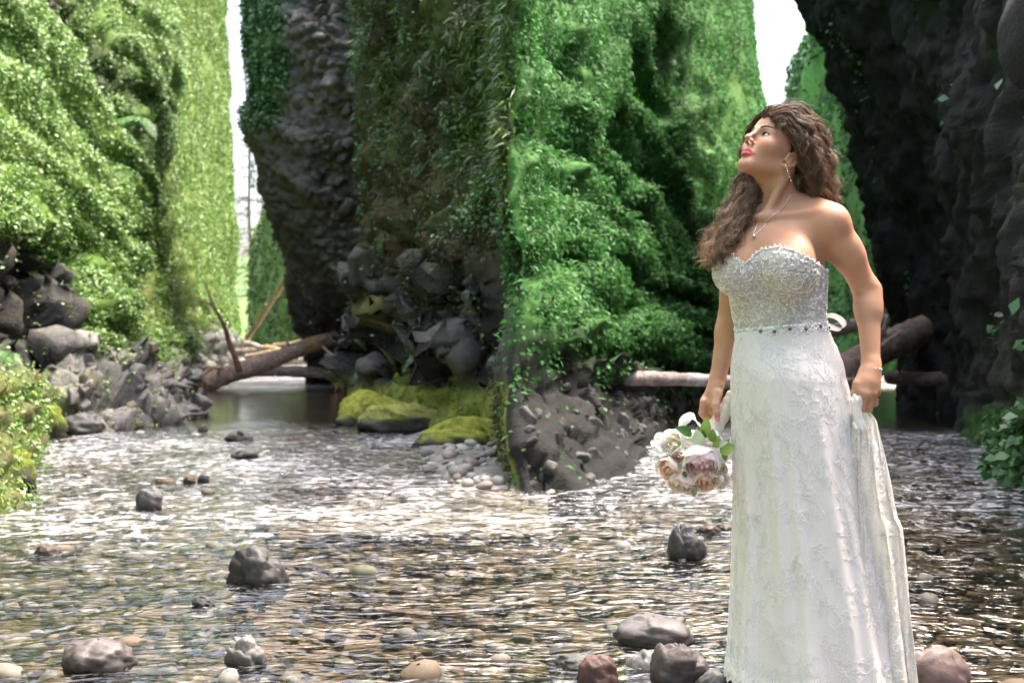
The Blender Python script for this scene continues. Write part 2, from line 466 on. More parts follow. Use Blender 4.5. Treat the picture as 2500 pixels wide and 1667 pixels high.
G = G + N * d.reshape(G.shape[:2])[..., None]
wx = np.exp(-((px - 1252) / 60) ** 2) * (V[:, 1] < 13)
zz = np.stack([V[:, 2] * 0.9, 0 * px + 3.3, V[:, 1] * 0.1], -1)
G[..., 0] += (wx * (0.20 * fbm(zz, 4, gain=0.6) - 0.02)).reshape(G.shape[:2])
N = orient(G); V = G.reshape(-1, 3)
n1 = fbm(V * 0.9, 4); n2 = fbm(V * 3.3 + 9, 3)
rockR = smooth(560, 720, py + 130 * n1) * (1 - smooth(900, 960, py + 40 * n2)) * isR
d1, d2, idn, tlt = worley(V * np.array([1.7, 1.7, 1.5]) + 0.25 * n2[:, None], 21)
blk = (idn % 19) / 19.0
rockQ = (1 - isR) * smooth(720, 900, py + 150 * n1 - 0.25 * (px - 1300))
rk = np.maximum(rockR, rockQ)
d = rk * (0.55 * (blk - 0.5) + 0.75 * tlt - 0.25 * (1 - smooth(0, 0.1, d2 - d1))) + (1 - rk) * 0.2 * n2 + 0.06 * fbm(V * 6, 2)
d *= (1 - 0.8 * edge)
d *= np.where(left_side, 1.0, 0.15)
G = G + N * d.reshape(G.shape[:2])[..., None]
N = orient(G); V = G.reshape(-1, 3)
rockc = mix3(DROCK * 0.8, GROCK * 0.85, smooth(0.2, 0.95, blk) * (0.35 + 0.65 * smooth(-0.2, 0.3, n2)))
upper = mix3((0.032, 0.036, 0.014), (0.055, 0.08, 0.018), smooth(-0.3, 0.4, n1))
upper = mix3(upper, BROWN * 1.1, smooth(-0.05, 0.35, n2 - 0.25 * n1) * smooth(150, 420, py) * 0.9)
upper = mix3(upper, DROCK, smooth(0.05, 0.4, -n1) * smooth(1050, 1200, px) * 0.6)
lowmoss = mix3((0.26, 0.28, 0.05), (0.13, 0.17, 0.03), smooth(-0.3, 0.3, n2))
cR = mix3(upper, rockc, rockR)
cR = mix3(cR, OLIVE * 1.1, rockR * smooth(0.15, 0.45, n1 + 0.3 * n2) * 0.8)
cR = mix3(cR, lowmoss, smooth(905, 960, py + 60 * n1) * (1 - cav.clip(0, 1)))
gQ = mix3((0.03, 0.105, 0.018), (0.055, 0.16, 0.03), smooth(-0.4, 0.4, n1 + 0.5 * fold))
gQ = mix3(gQ, (0.025, 0.035, 0.014), smooth(-0.25, 0.15, -fold + 0.4 * n1) * 0.9)  # shade of the creases between folds painted into the green
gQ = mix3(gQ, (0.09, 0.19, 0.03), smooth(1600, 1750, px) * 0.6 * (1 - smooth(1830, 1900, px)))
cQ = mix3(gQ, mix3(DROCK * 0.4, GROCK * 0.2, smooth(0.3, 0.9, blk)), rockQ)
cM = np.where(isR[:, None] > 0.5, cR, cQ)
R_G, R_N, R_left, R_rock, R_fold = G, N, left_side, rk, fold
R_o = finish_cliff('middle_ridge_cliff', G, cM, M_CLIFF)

# ---- dark leaning cliff on the right
Dc = [
 [(2300,945,27),(2300,800,27),(2230,500,27),(2150,200,27),(2060,-100,27.5),(2010,-300,28),(2400,-400,30)],
 [(2232,975,21.6),(2228,850,21.6),(2212,700,21.5),(2165,500,21.4),(2125,330,21.4),(2072,160,21.4),(2000,20,21.4),(1940,-120,21.6),(1880,-300,22),(2350,-420,25)],
 [(2330,1010,17.3),(2340,850,17.3),(2330,600,17),(2290,300,16.6),(2210,0,16.2),(2120,-300,16.4),(2500,-420,20)],
 [(2470,1090,11.9),(2475,850,12),(2470,600,11.9),(2450,300,11.8),(2420,0,11.7),(2370,-300,12),(2800,-450,15)],
 [(2680,1210,8.1),(2690,850,8.3),(2690,500,8.4),(2670,100,8.5),(2640,-300,9),(3300,-500,12)],
 [(3000,1380,5.6),(3030,850,5.8),(3030,500,6),(3000,100,6.2),(2950,-300,6.6),(3900,-500,9)],
 [('w',4.6,-4,0),('w',4.9,-4,3.5),('w',5.5,-4,8),('w',6.5,-4,13),('w',14,-4,15)],
 [('w',5.2,-16,0),('w',5.6,-16,4),('w',6.5,-16,9),('w',8,-16,15),('w',16,-16,17)]]
G = net(Dc, 280, [16, 44, 50, 30, 12, 8, 6])
N = orient(G); V = G.reshape(-1, 3); px, py = pix(V)
G = G + N * (0.5 * fbm(V * 0.35, 3) + 0.35 * fbm(V * np.array([0.7, 0.7, 0.45]), 4, ridged=True) + 0.10 * fbm(V * 3, 3) + 0.09 * fbm(V * np.array([5, 5, 2.2]), 3, ridged=True) + 0.10 * worley(V * np.array([2.2, 2.2, 1.4]) + 0.3 * fbm(V, 2)[:, None], 33)[3]).reshape(G.shape[:2])[..., None]
N = orient(G); V = G.reshape(-1, 3)
n1 = fbm(V * 0.7, 4); n2 = fbm(V * 2.6, 3)
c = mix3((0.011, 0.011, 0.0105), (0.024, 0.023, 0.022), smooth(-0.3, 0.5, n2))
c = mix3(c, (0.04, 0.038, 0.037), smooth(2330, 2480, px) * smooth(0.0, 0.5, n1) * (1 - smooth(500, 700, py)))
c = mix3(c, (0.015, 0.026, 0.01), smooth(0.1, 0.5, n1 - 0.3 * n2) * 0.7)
c = mix3(c, (0.06, 0.14, 0.03), smooth(2400, 2470, px) * smooth(980, 1040, py))
D_G, D_N = G, N
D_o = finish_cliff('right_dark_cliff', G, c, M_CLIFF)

# ---- green walls far up both gorges
def far_wall(name, cols, gaps, ca, cb, nv=140, sc=0.3, amp=0.6):
    G = net(cols, nv, gaps); N = orient(G); V = G.reshape(-1, 3)
    G = G + N * (amp * fbm(V * np.array([sc, sc, sc * 0.35]), 4, ridged=True) + amp * 0.5 * fbm(V * sc * 2, 3)).reshape(G.shape[:2])[..., None]
    N = orient(G); V = G.reshape(-1, 3); n1 = fbm(V * 0.5, 4); n2 = fbm(V * np.array([1.6, 1.6, 0.4]), 3)
    c = mix3(ca, cb, smooth(-0.4, 0.4, n1)); c = mix3(c, (0.04, 0.055, 0.02), smooth(0.05, 0.5, n2) * 0.7)
    return finish_cliff(name, G, c, M_CLIFF), G, N
F1_o, F1_G, F1_N = far_wall('far_left_gorge_cliff', [
 [(655,868,92),(648,700,92),(640,620,92),(632,575,92),(660,530,96),(700,480,110)],
 [(624,872,82),(622,760,82),(622,660,82),(636,585,82),(655,545,84),(720,470,92)],
 [(672,872,76),(668,760,76),(668,640,76),(672,540,76),(690,480,78),(760,420,86)],
 [(735,875,72),(735,760,72),(735,600,72),(735,480,72),(740,420,74),(800,380,82)],
 [(800,876,70),(800,700,70),(800,400,70),(810,380,76)]], [10, 40, 40, 20], (0.09, 0.17, 0.03), (0.16, 0.26, 0.06), sc=0.25, amp=0.5)
F2_o, F2_G, F2_N = far_wall('far_right_gorge_cliff', [
 [(1965,895,58),(1965,500,58),(1965,300,58),(1985,150,59),(2020,60,62),(2100,0,75)],
 [(1950,905,50),(1952,600,50),(1948,330,50),(1944,230,50),(1962,150,50),(1992,90,51),(2080,40,62)],
 [(2040,908,46),(2040,600,46),(2035,350,46),(2035,200,46),(2040,60,46.5),(2060,-60,48),(2160,-120,60)],
 [(2120,912,42),(2120,600,42),(2115,350,42),(2110,150,42),(2110,-50,42.5),(2120,-160,44),(2200,-220,56)],
 [(2260,915,40),(2260,600,40),(2250,300,40),(2240,-150,41),(2300,-300,50)]], [10, 44, 44, 24], (0.07, 0.20, 0.045), (0.13, 0.32, 0.08), sc=0.3, amp=0.5)
# ------------------------------------------------------------------ stream bed, water
bx = np.linspace(-60, 60, 81); by = np.concatenate([np.linspace(-10, 20, 121), np.linspace(20.5, 140, 60)])
X, Yg = np.meshgrid(bx, by, indexing='ij')
Bg = np.stack([X, Yg, np.zeros_like(X)], -1); V = Bg.reshape(-1, 3)
Bg[..., 2] = (-0.21 + 0.05 * fbm(V * 0.6, 3)).reshape(X.shape)
V = Bg.reshape(-1, 3); n1 = fbm(V * 1.1, 4); n2 = fbm(V * 3.0, 3)
c = mix3((0.07, 0.05, 0.03), (0.12, 0.09, 0.058), smooth(-0.3, 0.3, n1)); c = mix3(c, (0.05, 0.06, 0.02), smooth(0.1, 0.5, n2) * 0.6)
M_BED = col_mat('stream_bed', rough=0.7, spec=0.3, noise_scale=9, noise_amt=0.6, bump=0.8, bump_scale=14, bump_dist=0.05, voro=9)
bed = obj('stream_bed', mesh_from('stream_bed', V, grid_faces(len(bx), len(by)), c), M_BED, kind='structure')

wx_ = np.linspace(-22, 12, 170); wy_ = np.concatenate([np.linspace(-4, 1.5, 30), 1.5 * np.exp(np.linspace(0, np.log(110 / 1.5), 520))])
X, Yg = np.meshgrid(wx_, wy_, indexing='ij')
V = np.stack([X.ravel(), Yg.ravel(), np.zeros(X.size)], -1)
flow = np.stack([V[:, 0] * 1.0 + 0.15 * V[:, 1], V[:, 1] * 1.7, np.zeros(len(V))], -1)
calm = smooth(13, 16.5, V[:, 1]) * (1 - smooth(24, 27, V[:, 1]))
V[:, 2] = (0.03 * fbm(flow * 1.6, 3) + 0.016 * fbm(flow * 4.5 + 7, 2, ridged=True)) * (1 - 0.7 * calm)
sky_glint = 0.335 + 0.03 * smooth(5, 9, V[:, 1]) * (1 - calm) - 0.2 * calm - 0.07 * smooth(0.3, 1.8, V[:, 0]) * (1 - smooth(5.0, 8.5, V[:, 1])) - 0.15 * (1 - smooth(3.6, 7.5, V[:, 1])) + 0.03 * smooth(24, 27, V[:, 1])  # amount of painted sky glint, less close by and on the calm pool
m, nt, out = new_mat('stream_water'); Lk = nt.links.new
tc = node(nt, 'ShaderNodeTexCoord')
mp = node(nt, 'ShaderNodeMapping'); mp.inputs['Scale'].default_value = (1.0, 1.9, 1.0); mp.inputs['Rotation'].default_value = (0, 0, R(8))
Lk(tc.outputs['Object'], mp.inputs['Vector'])
na = node(nt, 'ShaderNodeTexNoise'); na.inputs['Scale'].default_value = 4.2; na.inputs['Detail'].default_value = 2.5; na.inputs['Roughness'].default_value = 0.55; na.inputs['Distortion'].default_value = 1.0
nb = node(nt, 'ShaderNodeTexNoise'); nb.inputs['Scale'].default_value = 15; nb.inputs['Detail'].default_value = 1.5; nb.inputs['Distortion'].default_value = 0.4
Lk(mp.outputs[0], na.inputs['Vector']); Lk(mp.outputs[0], nb.inputs['Vector'])
mm = node(nt, 'ShaderNodeMath', operation='MULTIPLY_ADD'); mm.inputs[1].default_value = 0.30; Lk(nb.outputs['Fac'], mm.inputs[0]); Lk(na.outputs['Fac'], mm.inputs[2])
bp = node(nt, 'ShaderNodeBump'); bp.inputs['Strength'].default_value = 1.0; bp.inputs['Distance'].default_value = 0.046
Lk(mm.outputs[0], bp.inputs['Height'])
fr = node(nt, 'ShaderNodeFresnel'); fr.inputs['IOR'].default_value = 1.5; Lk(bp.outputs[0], fr.inputs['Normal'])
gl = node(nt, 'ShaderNodeBsdfGlossy'); gl.inputs['Roughness'].default_value = 0.11; Lk(bp.outputs[0], gl.inputs['Normal'])
tp = node(nt, 'ShaderNodeBsdfTransparent'); tp.inputs['Color'].default_value = (0.90, 0.89, 0.80, 1)
mx = node(nt, 'ShaderNodeMixShader'); fm2 = node(nt, 'ShaderNodeMath', operation='MULTIPLY'); fm2.inputs[1].default_value = 1.35; fm2.use_clamp = True; Lk(fr.outputs[0], fm2.inputs[0]); Lk(fm2.outputs[0], mx.inputs[0]); Lk(tp.outputs[0], mx.inputs[1]); Lk(gl.outputs[0], mx.inputs[2])
# pale streaks painted on the riffles for the sky's reflection
nf = node(nt, 'ShaderNodeTexNoise'); nf.inputs['Scale'].default_value = 7; nf.inputs['Detail'].default_value = 5; nf.inputs['Roughness'].default_value = 0.66; nf.inputs['Distortion'].default_value = 1.4
mp2 = node(nt, 'ShaderNodeMapping'); mp2.inputs['Scale'].default_value = (1.0, 1.5, 1.0); mp2.inputs['Rotation'].default_value = (0, 0, R(12)); mp2.inputs['Location'].default_value = (3.3, 1.7, 0)
Lk(tc.outputs['Object'], mp2.inputs['Vector']); Lk(mp2.outputs[0], nf.inputs['Vector'])
nl = node(nt, 'ShaderNodeTexNoise'); nl.inputs['Scale'].default_value = 0.55; nl.inputs['Detail'].default_value = 2; Lk(tc.outputs['Object'], nl.inputs['Vector'])
fa = node(nt, 'ShaderNodeVertexColor', layer_name='Col')
ad = node(nt, 'ShaderNodeMath', operation='MULTIPLY_ADD'); ad.inputs[1].default_value = 0.35; Lk(nl.outputs['Fac'], ad.inputs[0]); Lk(nf.outputs['Fac'], ad.inputs[2])
ad2 = node(nt, 'ShaderNodeMath', operation='ADD'); Lk(ad.outputs[0], ad2.inputs[0]); sx = node(nt, 'ShaderNodeSeparateColor'); Lk(fa.outputs['Color'], sx.inputs[0]); Lk(sx.outputs[0], ad2.inputs[1])
cs = node(nt, 'ShaderNodeMapRange'); cs.inputs['To Min'].default_value = 1.0; cs.inputs['To Max'].default_value = 0.10; Lk(sx.outputs[1], cs.inputs['Value']); Lk(cs.outputs[0], bp.inputs['Strength'])
fm = node(nt, 'ShaderNodeMapRange'); fm.inputs['From Min'].default_value = 1.03; fm.inputs['From Max'].default_value = 1.22; fm.inputs['To Max'].default_value = 0.66
Lk(ad2.outputs[0], fm.inputs['Value'])
fd = node(nt, 'ShaderNodeBsdfPrincipled'); fd.inputs['Base Color'].default_value = (0.72, 0.73, 0.78, 1); fd.inputs['Roughness'].default_value = 0.35; Lk(bp.outputs[0], fd.inputs['Normal'])
mx2 = node(nt, 'ShaderNodeMixShader'); Lk(fm.outputs[0], mx2.inputs[0]); Lk(mx.outputs[0], mx2.inputs[1]); Lk(fd.outputs[0], mx2.inputs[2]); Lk(mx2.outputs[0], out.inputs[0])
M_WATER = m
water = obj('stream_water', mesh_from('stream_water', V, grid_faces(len(wx_), len(wy_)), np.stack([sky_glint, calm, 0 * sky_glint], -1)), M_WATER, kind='structure')
# ground far beyond and around the gorge, and the wooded slope that closes the view
gx = np.linspace(-900, 900, 41); gy = np.linspace(-900, 900, 41); X, Yg = np.meshgrid(gx, gy, indexing='ij')
V = np.stack([X.ravel(), Yg.ravel(), np.full(X.size, -0.6)], -1)
obj('ground', mesh_from('ground', V, grid_faces(41, 41), np.tile((0.06, 0.07, 0.03), (len(V), 1))), M_CLIFF, kind='structure')
# ------------------------------------------------------------------ leaf and moss cover on the walls
def cell_samples(G, N, W, n, power=1.3, seed=1):
    r = np.random.default_rng(seed)
    A = np.linalg.norm(np.cross(G[1:, :-1] - G[:-1, :-1], G[:-1, 1:] - G[:-1, :-1]), axis=2)
    c = 0.25 * (G[1:, 1:] + G[:-1, 1:] + G[1:, :-1] + G[:-1, :-1])
    Nn = N[:-1, :-1]
    to = np.array([0, 0, CAM_H]) - c; dist = np.linalg.norm(to, axis=2)
    face = (Nn * to).sum(2) / dist
    Wc = W.reshape(G.shape[:2])[:-1, :-1]
    px, py = pix(c.reshape(-1, 3)); inside = ((px > -150) & (px < 2650) & (py > -150)).reshape(A.shape)
    w = A * Wc / np.maximum(dist, 4) ** power * (0.12 + 0.88 * (face > -0.1)) * (0.05 + 0.95 * inside)
    w = w.ravel() / w.sum()
    k = r.choice(len(w), n, p=w)
    i, j = np.unravel_index(k, A.shape)
    a, b = r.random((2, n, 1))
    P = (G[i, j] * (1 - a) + G[i + 1, j] * a) * (1 - b) + (G[i, j + 1] * (1 - a) + G[i + 1, j + 1] * a) * b
    return P, N[i, j], i * G.shape[1] + j, r


def leaf_geo(P, Nn, r, size, aspect=0.6, out=0.7, droop=0.4, lift=0.03, up=0.6, rnd=0.6):
    n = len(P)
    z = np.array([0, 0, 1.0])
    ln = unit(Nn * 0.5 + z * up + r.normal(size=(n, 3)) * rnd * 0.8)
    t = Nn * out + r.normal(size=(n, 3)) * 0.6 - z * droop
    t = unit(t - ln * (t * ln).sum(1, keepdims=True))
    w = np.cross(ln, t)
    s = np.broadcast_to(np.asarray(size, float), (n,))[:, None] * (0.6 + 0.8 * r.random((n, 1)))
    b = P + Nn * (r.random((n, 1)) * lift)
    V = np.stack([b, b + t * s * 0.55 + w * s * aspect * 0.5 + ln * s * 0.08, b + t * s - ln * s * 0.12, b + t * s * 0.55 - w * s * aspect * 0.5 + ln * s * 0.08], 1)
    return V.reshape(-1, 3), np.arange(4 * n).reshape(n, 4)

def leaf_cols(P, r, pal, var=0.25, sc=0.6):
    n = len(P); pal = np.asarray(pal, float)
    q = np.clip((0.5 + 0.6 * fbm(P * sc, 3) + r.normal(size=n) * 0.22), 0, 0.999) * (len(pal) - 1)
    i = q.astype(int); f = (q - i)[:, None]
    c = pal[i] * (1 - f) + pal[np.minimum(i + 1, len(pal) - 1)] * f
    c = c * (1 + var * r.normal(size=(n, 1))).clip(0.4, 1.9)
    return np.repeat(c, 4, 0).clip(0.004, 0.6)

M_SOFT = col_mat('soft_leaf', rough=0.7, spec=0.25, noise_scale=40, noise_amt=0.12, bump=0, transl=0.3)
def cover(name, parent, parts, label=None):
    V, F, C = quads_join(parts)
    o = obj(name, mesh_from(name, V, F, C, False), M_SOFT if name == 'soft_leaf_cover' else M_LEAF, parent, kind='stuff')
    return o

PAL_L = [(0.055, 0.13, 0.022), (0.095, 0.20, 0.03), (0.14, 0.27, 0.055), (0.23, 0.35, 0.13), (0.16, 0.26, 0.035)]
PAL_Y = [(0.06, 0.13, 0.022), (0.10, 0.19, 0.032), (0.15, 0.235, 0.05)]
PAL_D = [(0.035, 0.10, 0.03), (0.06, 0.15, 0.05), (0.10, 0.2, 0.08)]
PAL_Q = [(0.018, 0.075, 0.012), (0.03, 0.12, 0.022), (0.05, 0.165, 0.035), (0.09, 0.21, 0.075)]
PAL_B = [(0.03, 0.028, 0.011), (0.042, 0.05, 0.014), (0.07, 0.10, 0.02), (0.045, 0.027, 0.013)]

# left wall: small fern leaflets in clumps; hanging moss on the far face
V = L_G.reshape(-1, 3); px, py = pix(V)
cl = fbm(V * 2.2, 3); cl2 = fbm(V * 0.8 + 4, 3)
W = L_moss * (1 - 0.93 * L_far) * (0.04 + smooth(-0.15, 0.3, L_fold - 0.1 + 0.5 * cl2)) * smooth(-0.3, 0.2, cl) * (1 - 0.93 * ((py > 860) & (px < 220))) * (0.35 + 0.65 * smooth(-0.35, 0.1, cl2)) + 0.02 * (1 - L_moss)
P, Nn, idx, r = cell_samples(L_G, L_N, W, 165000, 1.3, 1)
sz = 0.025 + 0.0014 * P[:, 1]
a = leaf_geo(P, Nn, r, sz, 0.75, lift=0.09)
part1 = (a[0], a[1], leaf_cols(P, r, PAL_L))
W = L_moss * (0.35 + L_far) * smooth(-0.4, 0.2, fbm(V * np.array([2.5, 2.5, 0.5]), 3))
P, Nn, idx, r = cell_samples(L_G, L_N, W, 95000, 1.2, 2)
a = leaf_geo(P, Nn, r, 0.03 + 0.0024 * P[:, 1], 0.3, out=0.35, droop=1.8, lift=0.10, up=0.1, rnd=0.35)
part2 = (a[0], a[1], leaf_cols(P, r, PAL_Y))
cover('fern_cover', L_o, [part1, part2])
# ridge, left face: mossy tufts, scattered leaves, grass high up
V = R_G.reshape(-1, 3); px, py = pix(V)
cl = fbm(V * 1.6, 3)
Wt = R_left * (1 - 0.85 * R_rock) * smooth(-0.2, 0.25, cl) * (1 - 0.8 * smooth(860, 920, py))
P, Nn, idx, r = cell_samples(R_G, R_N, Wt, 46000, 1.3, 3)
a = leaf_geo(P, Nn, r, 0.05, 0.4, out=0.7, droop=0.9, lift=0.07, up=0.3)
pA = (a[0], a[1], leaf_cols(P, r, PAL_B, sc=1.2))
Wl = R_left * smooth(0.12, 0.4, fbm(V * 1.1 + 8, 3)) * (1 - 0.75 * R_rock) * (1 - smooth(900, 960, py))
P, Nn, idx, r = cell_samples(R_G, R_N, Wl, 14000, 1.3, 4)
a = leaf_geo(P, Nn, r, 0.05, 0.7, lift=0.12)
pB = (a[0], a[1], leaf_cols(P, r, [(0.04, 0.10, 0.02), (0.06, 0.14, 0.03), (0.10, 0.2, 0.05), (0.17, 0.27, 0.10)], sc=1.2))
Wg = R_left * smooth(-0.1, 0.3, fbm(V * 0.8 + 2, 3)) * (1 - smooth(200, 360, py - 0.35 * (px - 900))) 
P, Nn, idx, r = cell_samples(R_G, R_N, Wg, 22000, 1.3, 5)
a = leaf_geo(P, Nn, r, 0.17, 0.10, out=0.8, droop=0.5, lift=0.05, up=0.3)
pC = (a[0], a[1], leaf_cols(P, r, [(0.04, 0.09, 0.013), (0.07, 0.13, 0.02), (0.11, 0.165, 0.035)]))
cover('moss_and_leaf_cover', R_o, [pA, pB, pC])
# ridge, right face
Wq = (1 - R_left) * (1 - 0.985 * R_rock) * (0.03 + smooth(0.0, 0.4, R_fold + 0.5 * fbm(V * 0.7, 3))) * smooth(-0.4, 0.2, cl)
P, Nn, idx, r = cell_samples(R_G, R_N, Wq, 95000, 1.3, 6)
a = leaf_geo(P, Nn, r, 0.022 + 0.0018 * P[:, 1], 0.8, lift=0.10)
Pn_, Nn_, idx, r2_ = cell_samples(R_G, R_N, ((px > 1246) & (px < 1285)).astype(float) * smooth(1010, 960, py) , 5000, 1.3, 16)
P3_, N3_, idx, r3_ = cell_samples(R_G, R_N, Wq, 42000, 1.3, 17)
a3 = leaf_geo(P3_, N3_, r3_, 0.05 + 0.003 * P3_[:, 1], 0.28, out=0.4, droop=1.6, lift=0.12, up=0.1, rnd=0.4)
a2 = leaf_geo(Pn_, Nn_, r2_, 0.055, 0.7, lift=0.1)
cover('soft_leaf_cover', R_o, [(a[0], a[1], leaf_cols(P, r, PAL_Q, sc=0.5)), (a2[0], a2[1], leaf_cols(Pn_, r2_, PAL_Q[:3], sc=0.8)), (a3[0], a3[1], leaf_cols(P3_, r3_, PAL_Q, sc=0.5))])
# pillar
V = P_G.reshape(-1, 3)
Wp = P_vg * smooth(-0.3, 0.2, fbm(V * 1.5, 3)) + 0.035 * smooth(0.2, 0.5, fbm(V * 1.2 + 3, 3))
P, Nn, idx, r = cell_samples(P_G, P_N, Wp, 9000, 1.2, 7)
a = leaf_geo(P, Nn, r, 0.10, 0.7, lift=0.12)
cover('creeper_cover', P_o, [(a[0], a[1], leaf_cols(P, r, PAL_D, sc=0.8))])
for o_, G_, N_, pal, n, s in ((F1_o, F1_G, F1_N, PAL_Y, 7000, 0.32), (F2_o, F2_G, F2_N, PAL_Q, 9000, 0.26)):
    V = G_.reshape(-1, 3)
    P, Nn, idx, r = cell_samples(G_, N_, smooth(-0.3, 0.2, fbm(V * 0.7, 3)), n, 1.0, 8)
    a = leaf_geo(P, Nn, r, s, 0.5, out=0.4, droop=1.0, lift=0.2, up=0.2)
    cover('hanging_moss_cover', o_, [(a[0], a[1], leaf_cols(P, r, pal))])
V = D_G.reshape(-1, 3); px, py = pix(V)
P, Nn, idx, r = cell_samples(D_G, D_N, smooth(0.15, 0.5, fbm(V * 0.6, 3)) * 0.3 + smooth(2390, 2470, px) * smooth(990, 1040, py) * 3, 7000, 1.2, 9)
a = leaf_geo(P, Nn, r, 0.10, 0.7, lift=0.1)
cover('dark_leaf_cover', D_o, [(a[0], a[1], leaf_cols(P, r, PAL_D, sc=0.5))])
# ------------------------------------------------------------------ stones
def rock_variant(seed, npts=16, flat=0.75, rounded=0):
    r = np.random.default_rng(seed)
    pts = unit(r.normal(size=(npts, 3))) * (0.85 + 0.25 * r.random((npts, 1))) * (1, 0.8, flat)
    bm = bmesh.new()
    vs_ = [bm.verts.new(p) for p in pts]
    res = bmesh.ops.convex_hull(bm, input=vs_)
    bmesh.ops.delete(bm, geom=[v for v in bm.verts if not v.link_faces], context='VERTS')
    bmesh.ops.bevel(bm, geom=list(bm.edges), offset=0.06, segments=1, affect='EDGES')
    me = bpy.data.meshes.new('stone'); bm.to_mesh(me); bm.free()
    c = np.ones((len(me.vertices), 4), np.float32); co = np.array([v.co for v in me.vertices])
    base = [(0.09, 0.086, 0.082), (0.06, 0.058, 0.055), (0.12, 0.114, 0.105), (0.05, 0.05, 0.047), (0.09, 0.085, 0.05), (0.04, 0.04, 0.038)][seed % 6]
    c[:, :3] = np.asarray(base) * (1 + 0.25 * fbm(co * 2.5 + seed, 3))[:, None]
    at2 = me.color_attributes.new('Col', 'FLOAT_COLOR', 'POINT'); at2.data.foreach_set('color', c.ravel())
    me.materials.append(M_STONE)
    return me
ROCKS = [rock_variant(s) for s in range(18)]
def scatter_stones(parent, G, N, mask, n, smin_, smax, seed, tints=range(18), sink=0.35):
    P, Nn, idx, r = cell_samples(G, N, mask, n, 1.6, seed)
    for i in range(n):
        o = bpy.data.objects.new('stone', ROCKS[int(r.choice(list(tints)))]); COL.objects.link(o); o.parent = parent
        s = smin_ + (smax - smin_) * r.random() ** 2.2
        o.location = P[i] + Nn[i] * s * (0.5 - sink); o.rotation_euler = r.random(3) * 6.3
        o.scale = s * (0.7 + 0.6 * r.random(3))
V = L_G.reshape(-1, 3); px, py = pix(V)
mL = (1 - L_moss) * smooth(760, 850, py - 0.1 * (px - 200)) * (px > 110) * (px < 500) * (V[:, 1] < 22) * (V[:, 2] > -0.05)
scatter_stones(L_o, L_G, L_N, mL, 170, 0.06, 0.26, 31, sink=0.85)
V = R_G.reshape(-1, 3); px, py = pix(V)
mR = R_left * R_rock * smooth(690, 760, py) * (px < 1245) * (py < 930)
scatter_stones(R_o, R_G, R_N, mR, 90, 0.06, 0.22, 32, sink=0.9, tints=[3, 5, 9, 11, 13, 15, 17])
mQ = (1 - R_left) * R_rock * smooth(900, 980, py) * (V[:, 2] > 0) * (px > 1262)
scatter_stones(R_o, R_G, R_N, mQ, 110, 0.04, 0.16, 33, sink=0.8, tints=[3, 5, 9, 11, 15, 17])

def boulder(px0, px1, py0, py1, col1, label, name='boulder', seed=0, col2=None, depth=0.8, top_moss=None, rough=0.24, Yd=None, cat='rock', sink=0.3, angular=0.18, dark_wet=True):
    """a rounded stone whose waterline sits at py1"""
    Yb = Yd or ground_y(py1); k = Yb / FPX
    w = (px1 - px0) * k / 2; h = (py1 - py0) * k
    nu, nv = 48, 30
    u = np.arange(nu) * 2 * PI / nu; v = np.linspace(0.03, PI - 0.03, nv)
    S = np.stack([np.cos(u)[:, None] * np.sin(v), np.sin(u)[:, None] * np.sin(v), np.ones((nu, 1)) * np.cos(v)], -1).reshape(-1, 3)
    q = S * 1.3 + seed * 7.7
    if top_moss is not None: rough = max(rough, 0.34)
    d = 1 + rough * fbm(q, 4) + 0.5 * rough * fbm(q * 3, 3)
    if angular:
        _, _, idn, tl = worley(S * 1.1 + seed * 3.1, seed + 40); d += angular * tl
    hz = h / (1 - sink * 0.5)
    P = S * d[:, None] * (w, w * depth, hz * 0.62)
    z0 = h - P[:, 2].max()
    P[:, 2] += z0
    n1 = fbm(S * 2.2 + seed, 4); n2 = fbm(S * 6 + seed, 3)
    col1 = np.asarray(col1) * (0.62 if top_moss is None else 1.0)
    c = mix3(col1, np.asarray(col2) * 0.7 if col2 is not None else col1 * 0.5, smooth(-0.3, 0.4, n1 + 0.5 * n2))
    c = mix3(c, col1 * 0.35, smooth(0.25, 0.55, n2) * 0.6)
    if dark_wet: c = c * (0.30 + 0.70 * smooth(0.02, 0.075, P[:, 2] + 0.03 * n1 + 0.015 * n2))[:, None]      # wet band at the waterline
    if top_moss is not None: c = mix3(c, np.asarray(top_moss) * (0.75 + 0.5 * smooth(-0.3, 0.3, n2))[:, None], smooth(0.02, 0.4, S[:, 2] * 0.9 + 0.45 * n1 + 0.2 * n2))
    x = (0.5 * (px0 + px1) - 1250) * k
    zoff = 0.0 if Yd is None else CAM_H - (py1 - 833.5) / FPX * Yb
    return obj(name, mesh_from(name, P, grid_faces(nu, nv, True), c), M_STONE if top_moss is None else M_MOSS, None, label, cat, None, None, (x, Yb + w * depth * 0.6, zoff))
GY = (0.16, 0.155, 0.15); DK = (0.05, 0.05, 0.052); PKG = (0.15, 0.125, 0.12); RED = (0.15, 0.07, 0.06); PALE = (0.25, 0.24, 0.225); BRN = (0.12, 0.075, 0.04)
MO = (0.30, 0.32, 0.06); MO2 = (0.17, 0.21, 0.04)
boulder(560, 690, 1335, 1430, (0.03, 0.03, 0.031), 'large dark wet rock with a pale crest in the middle of the left shallows', seed=1, col2=(0.055, 0.052, 0.05), rough=0.3, angular=0.35)
boulder(140, 310, 1568, 1640, PKG, 'smooth pinkish grey boulder at the bottom left corner of the stream', seed=2)
boulder(553, 642, 1556, 1628, PALE, 'pale pointed stone in the near shallows below the large dark rock', seed=3, rough=0.2, angular=0.4)
boulder(330, 392, 1192, 1244, (0.12, 0.12, 0.125), 'grey stone with dark wet foot left of midstream', seed=4, rough=0.25, angular=0.3)
boulder(480, 508, 1158, 1182, DK, 'small round dark stone in a row across the left riffle', seed=5)
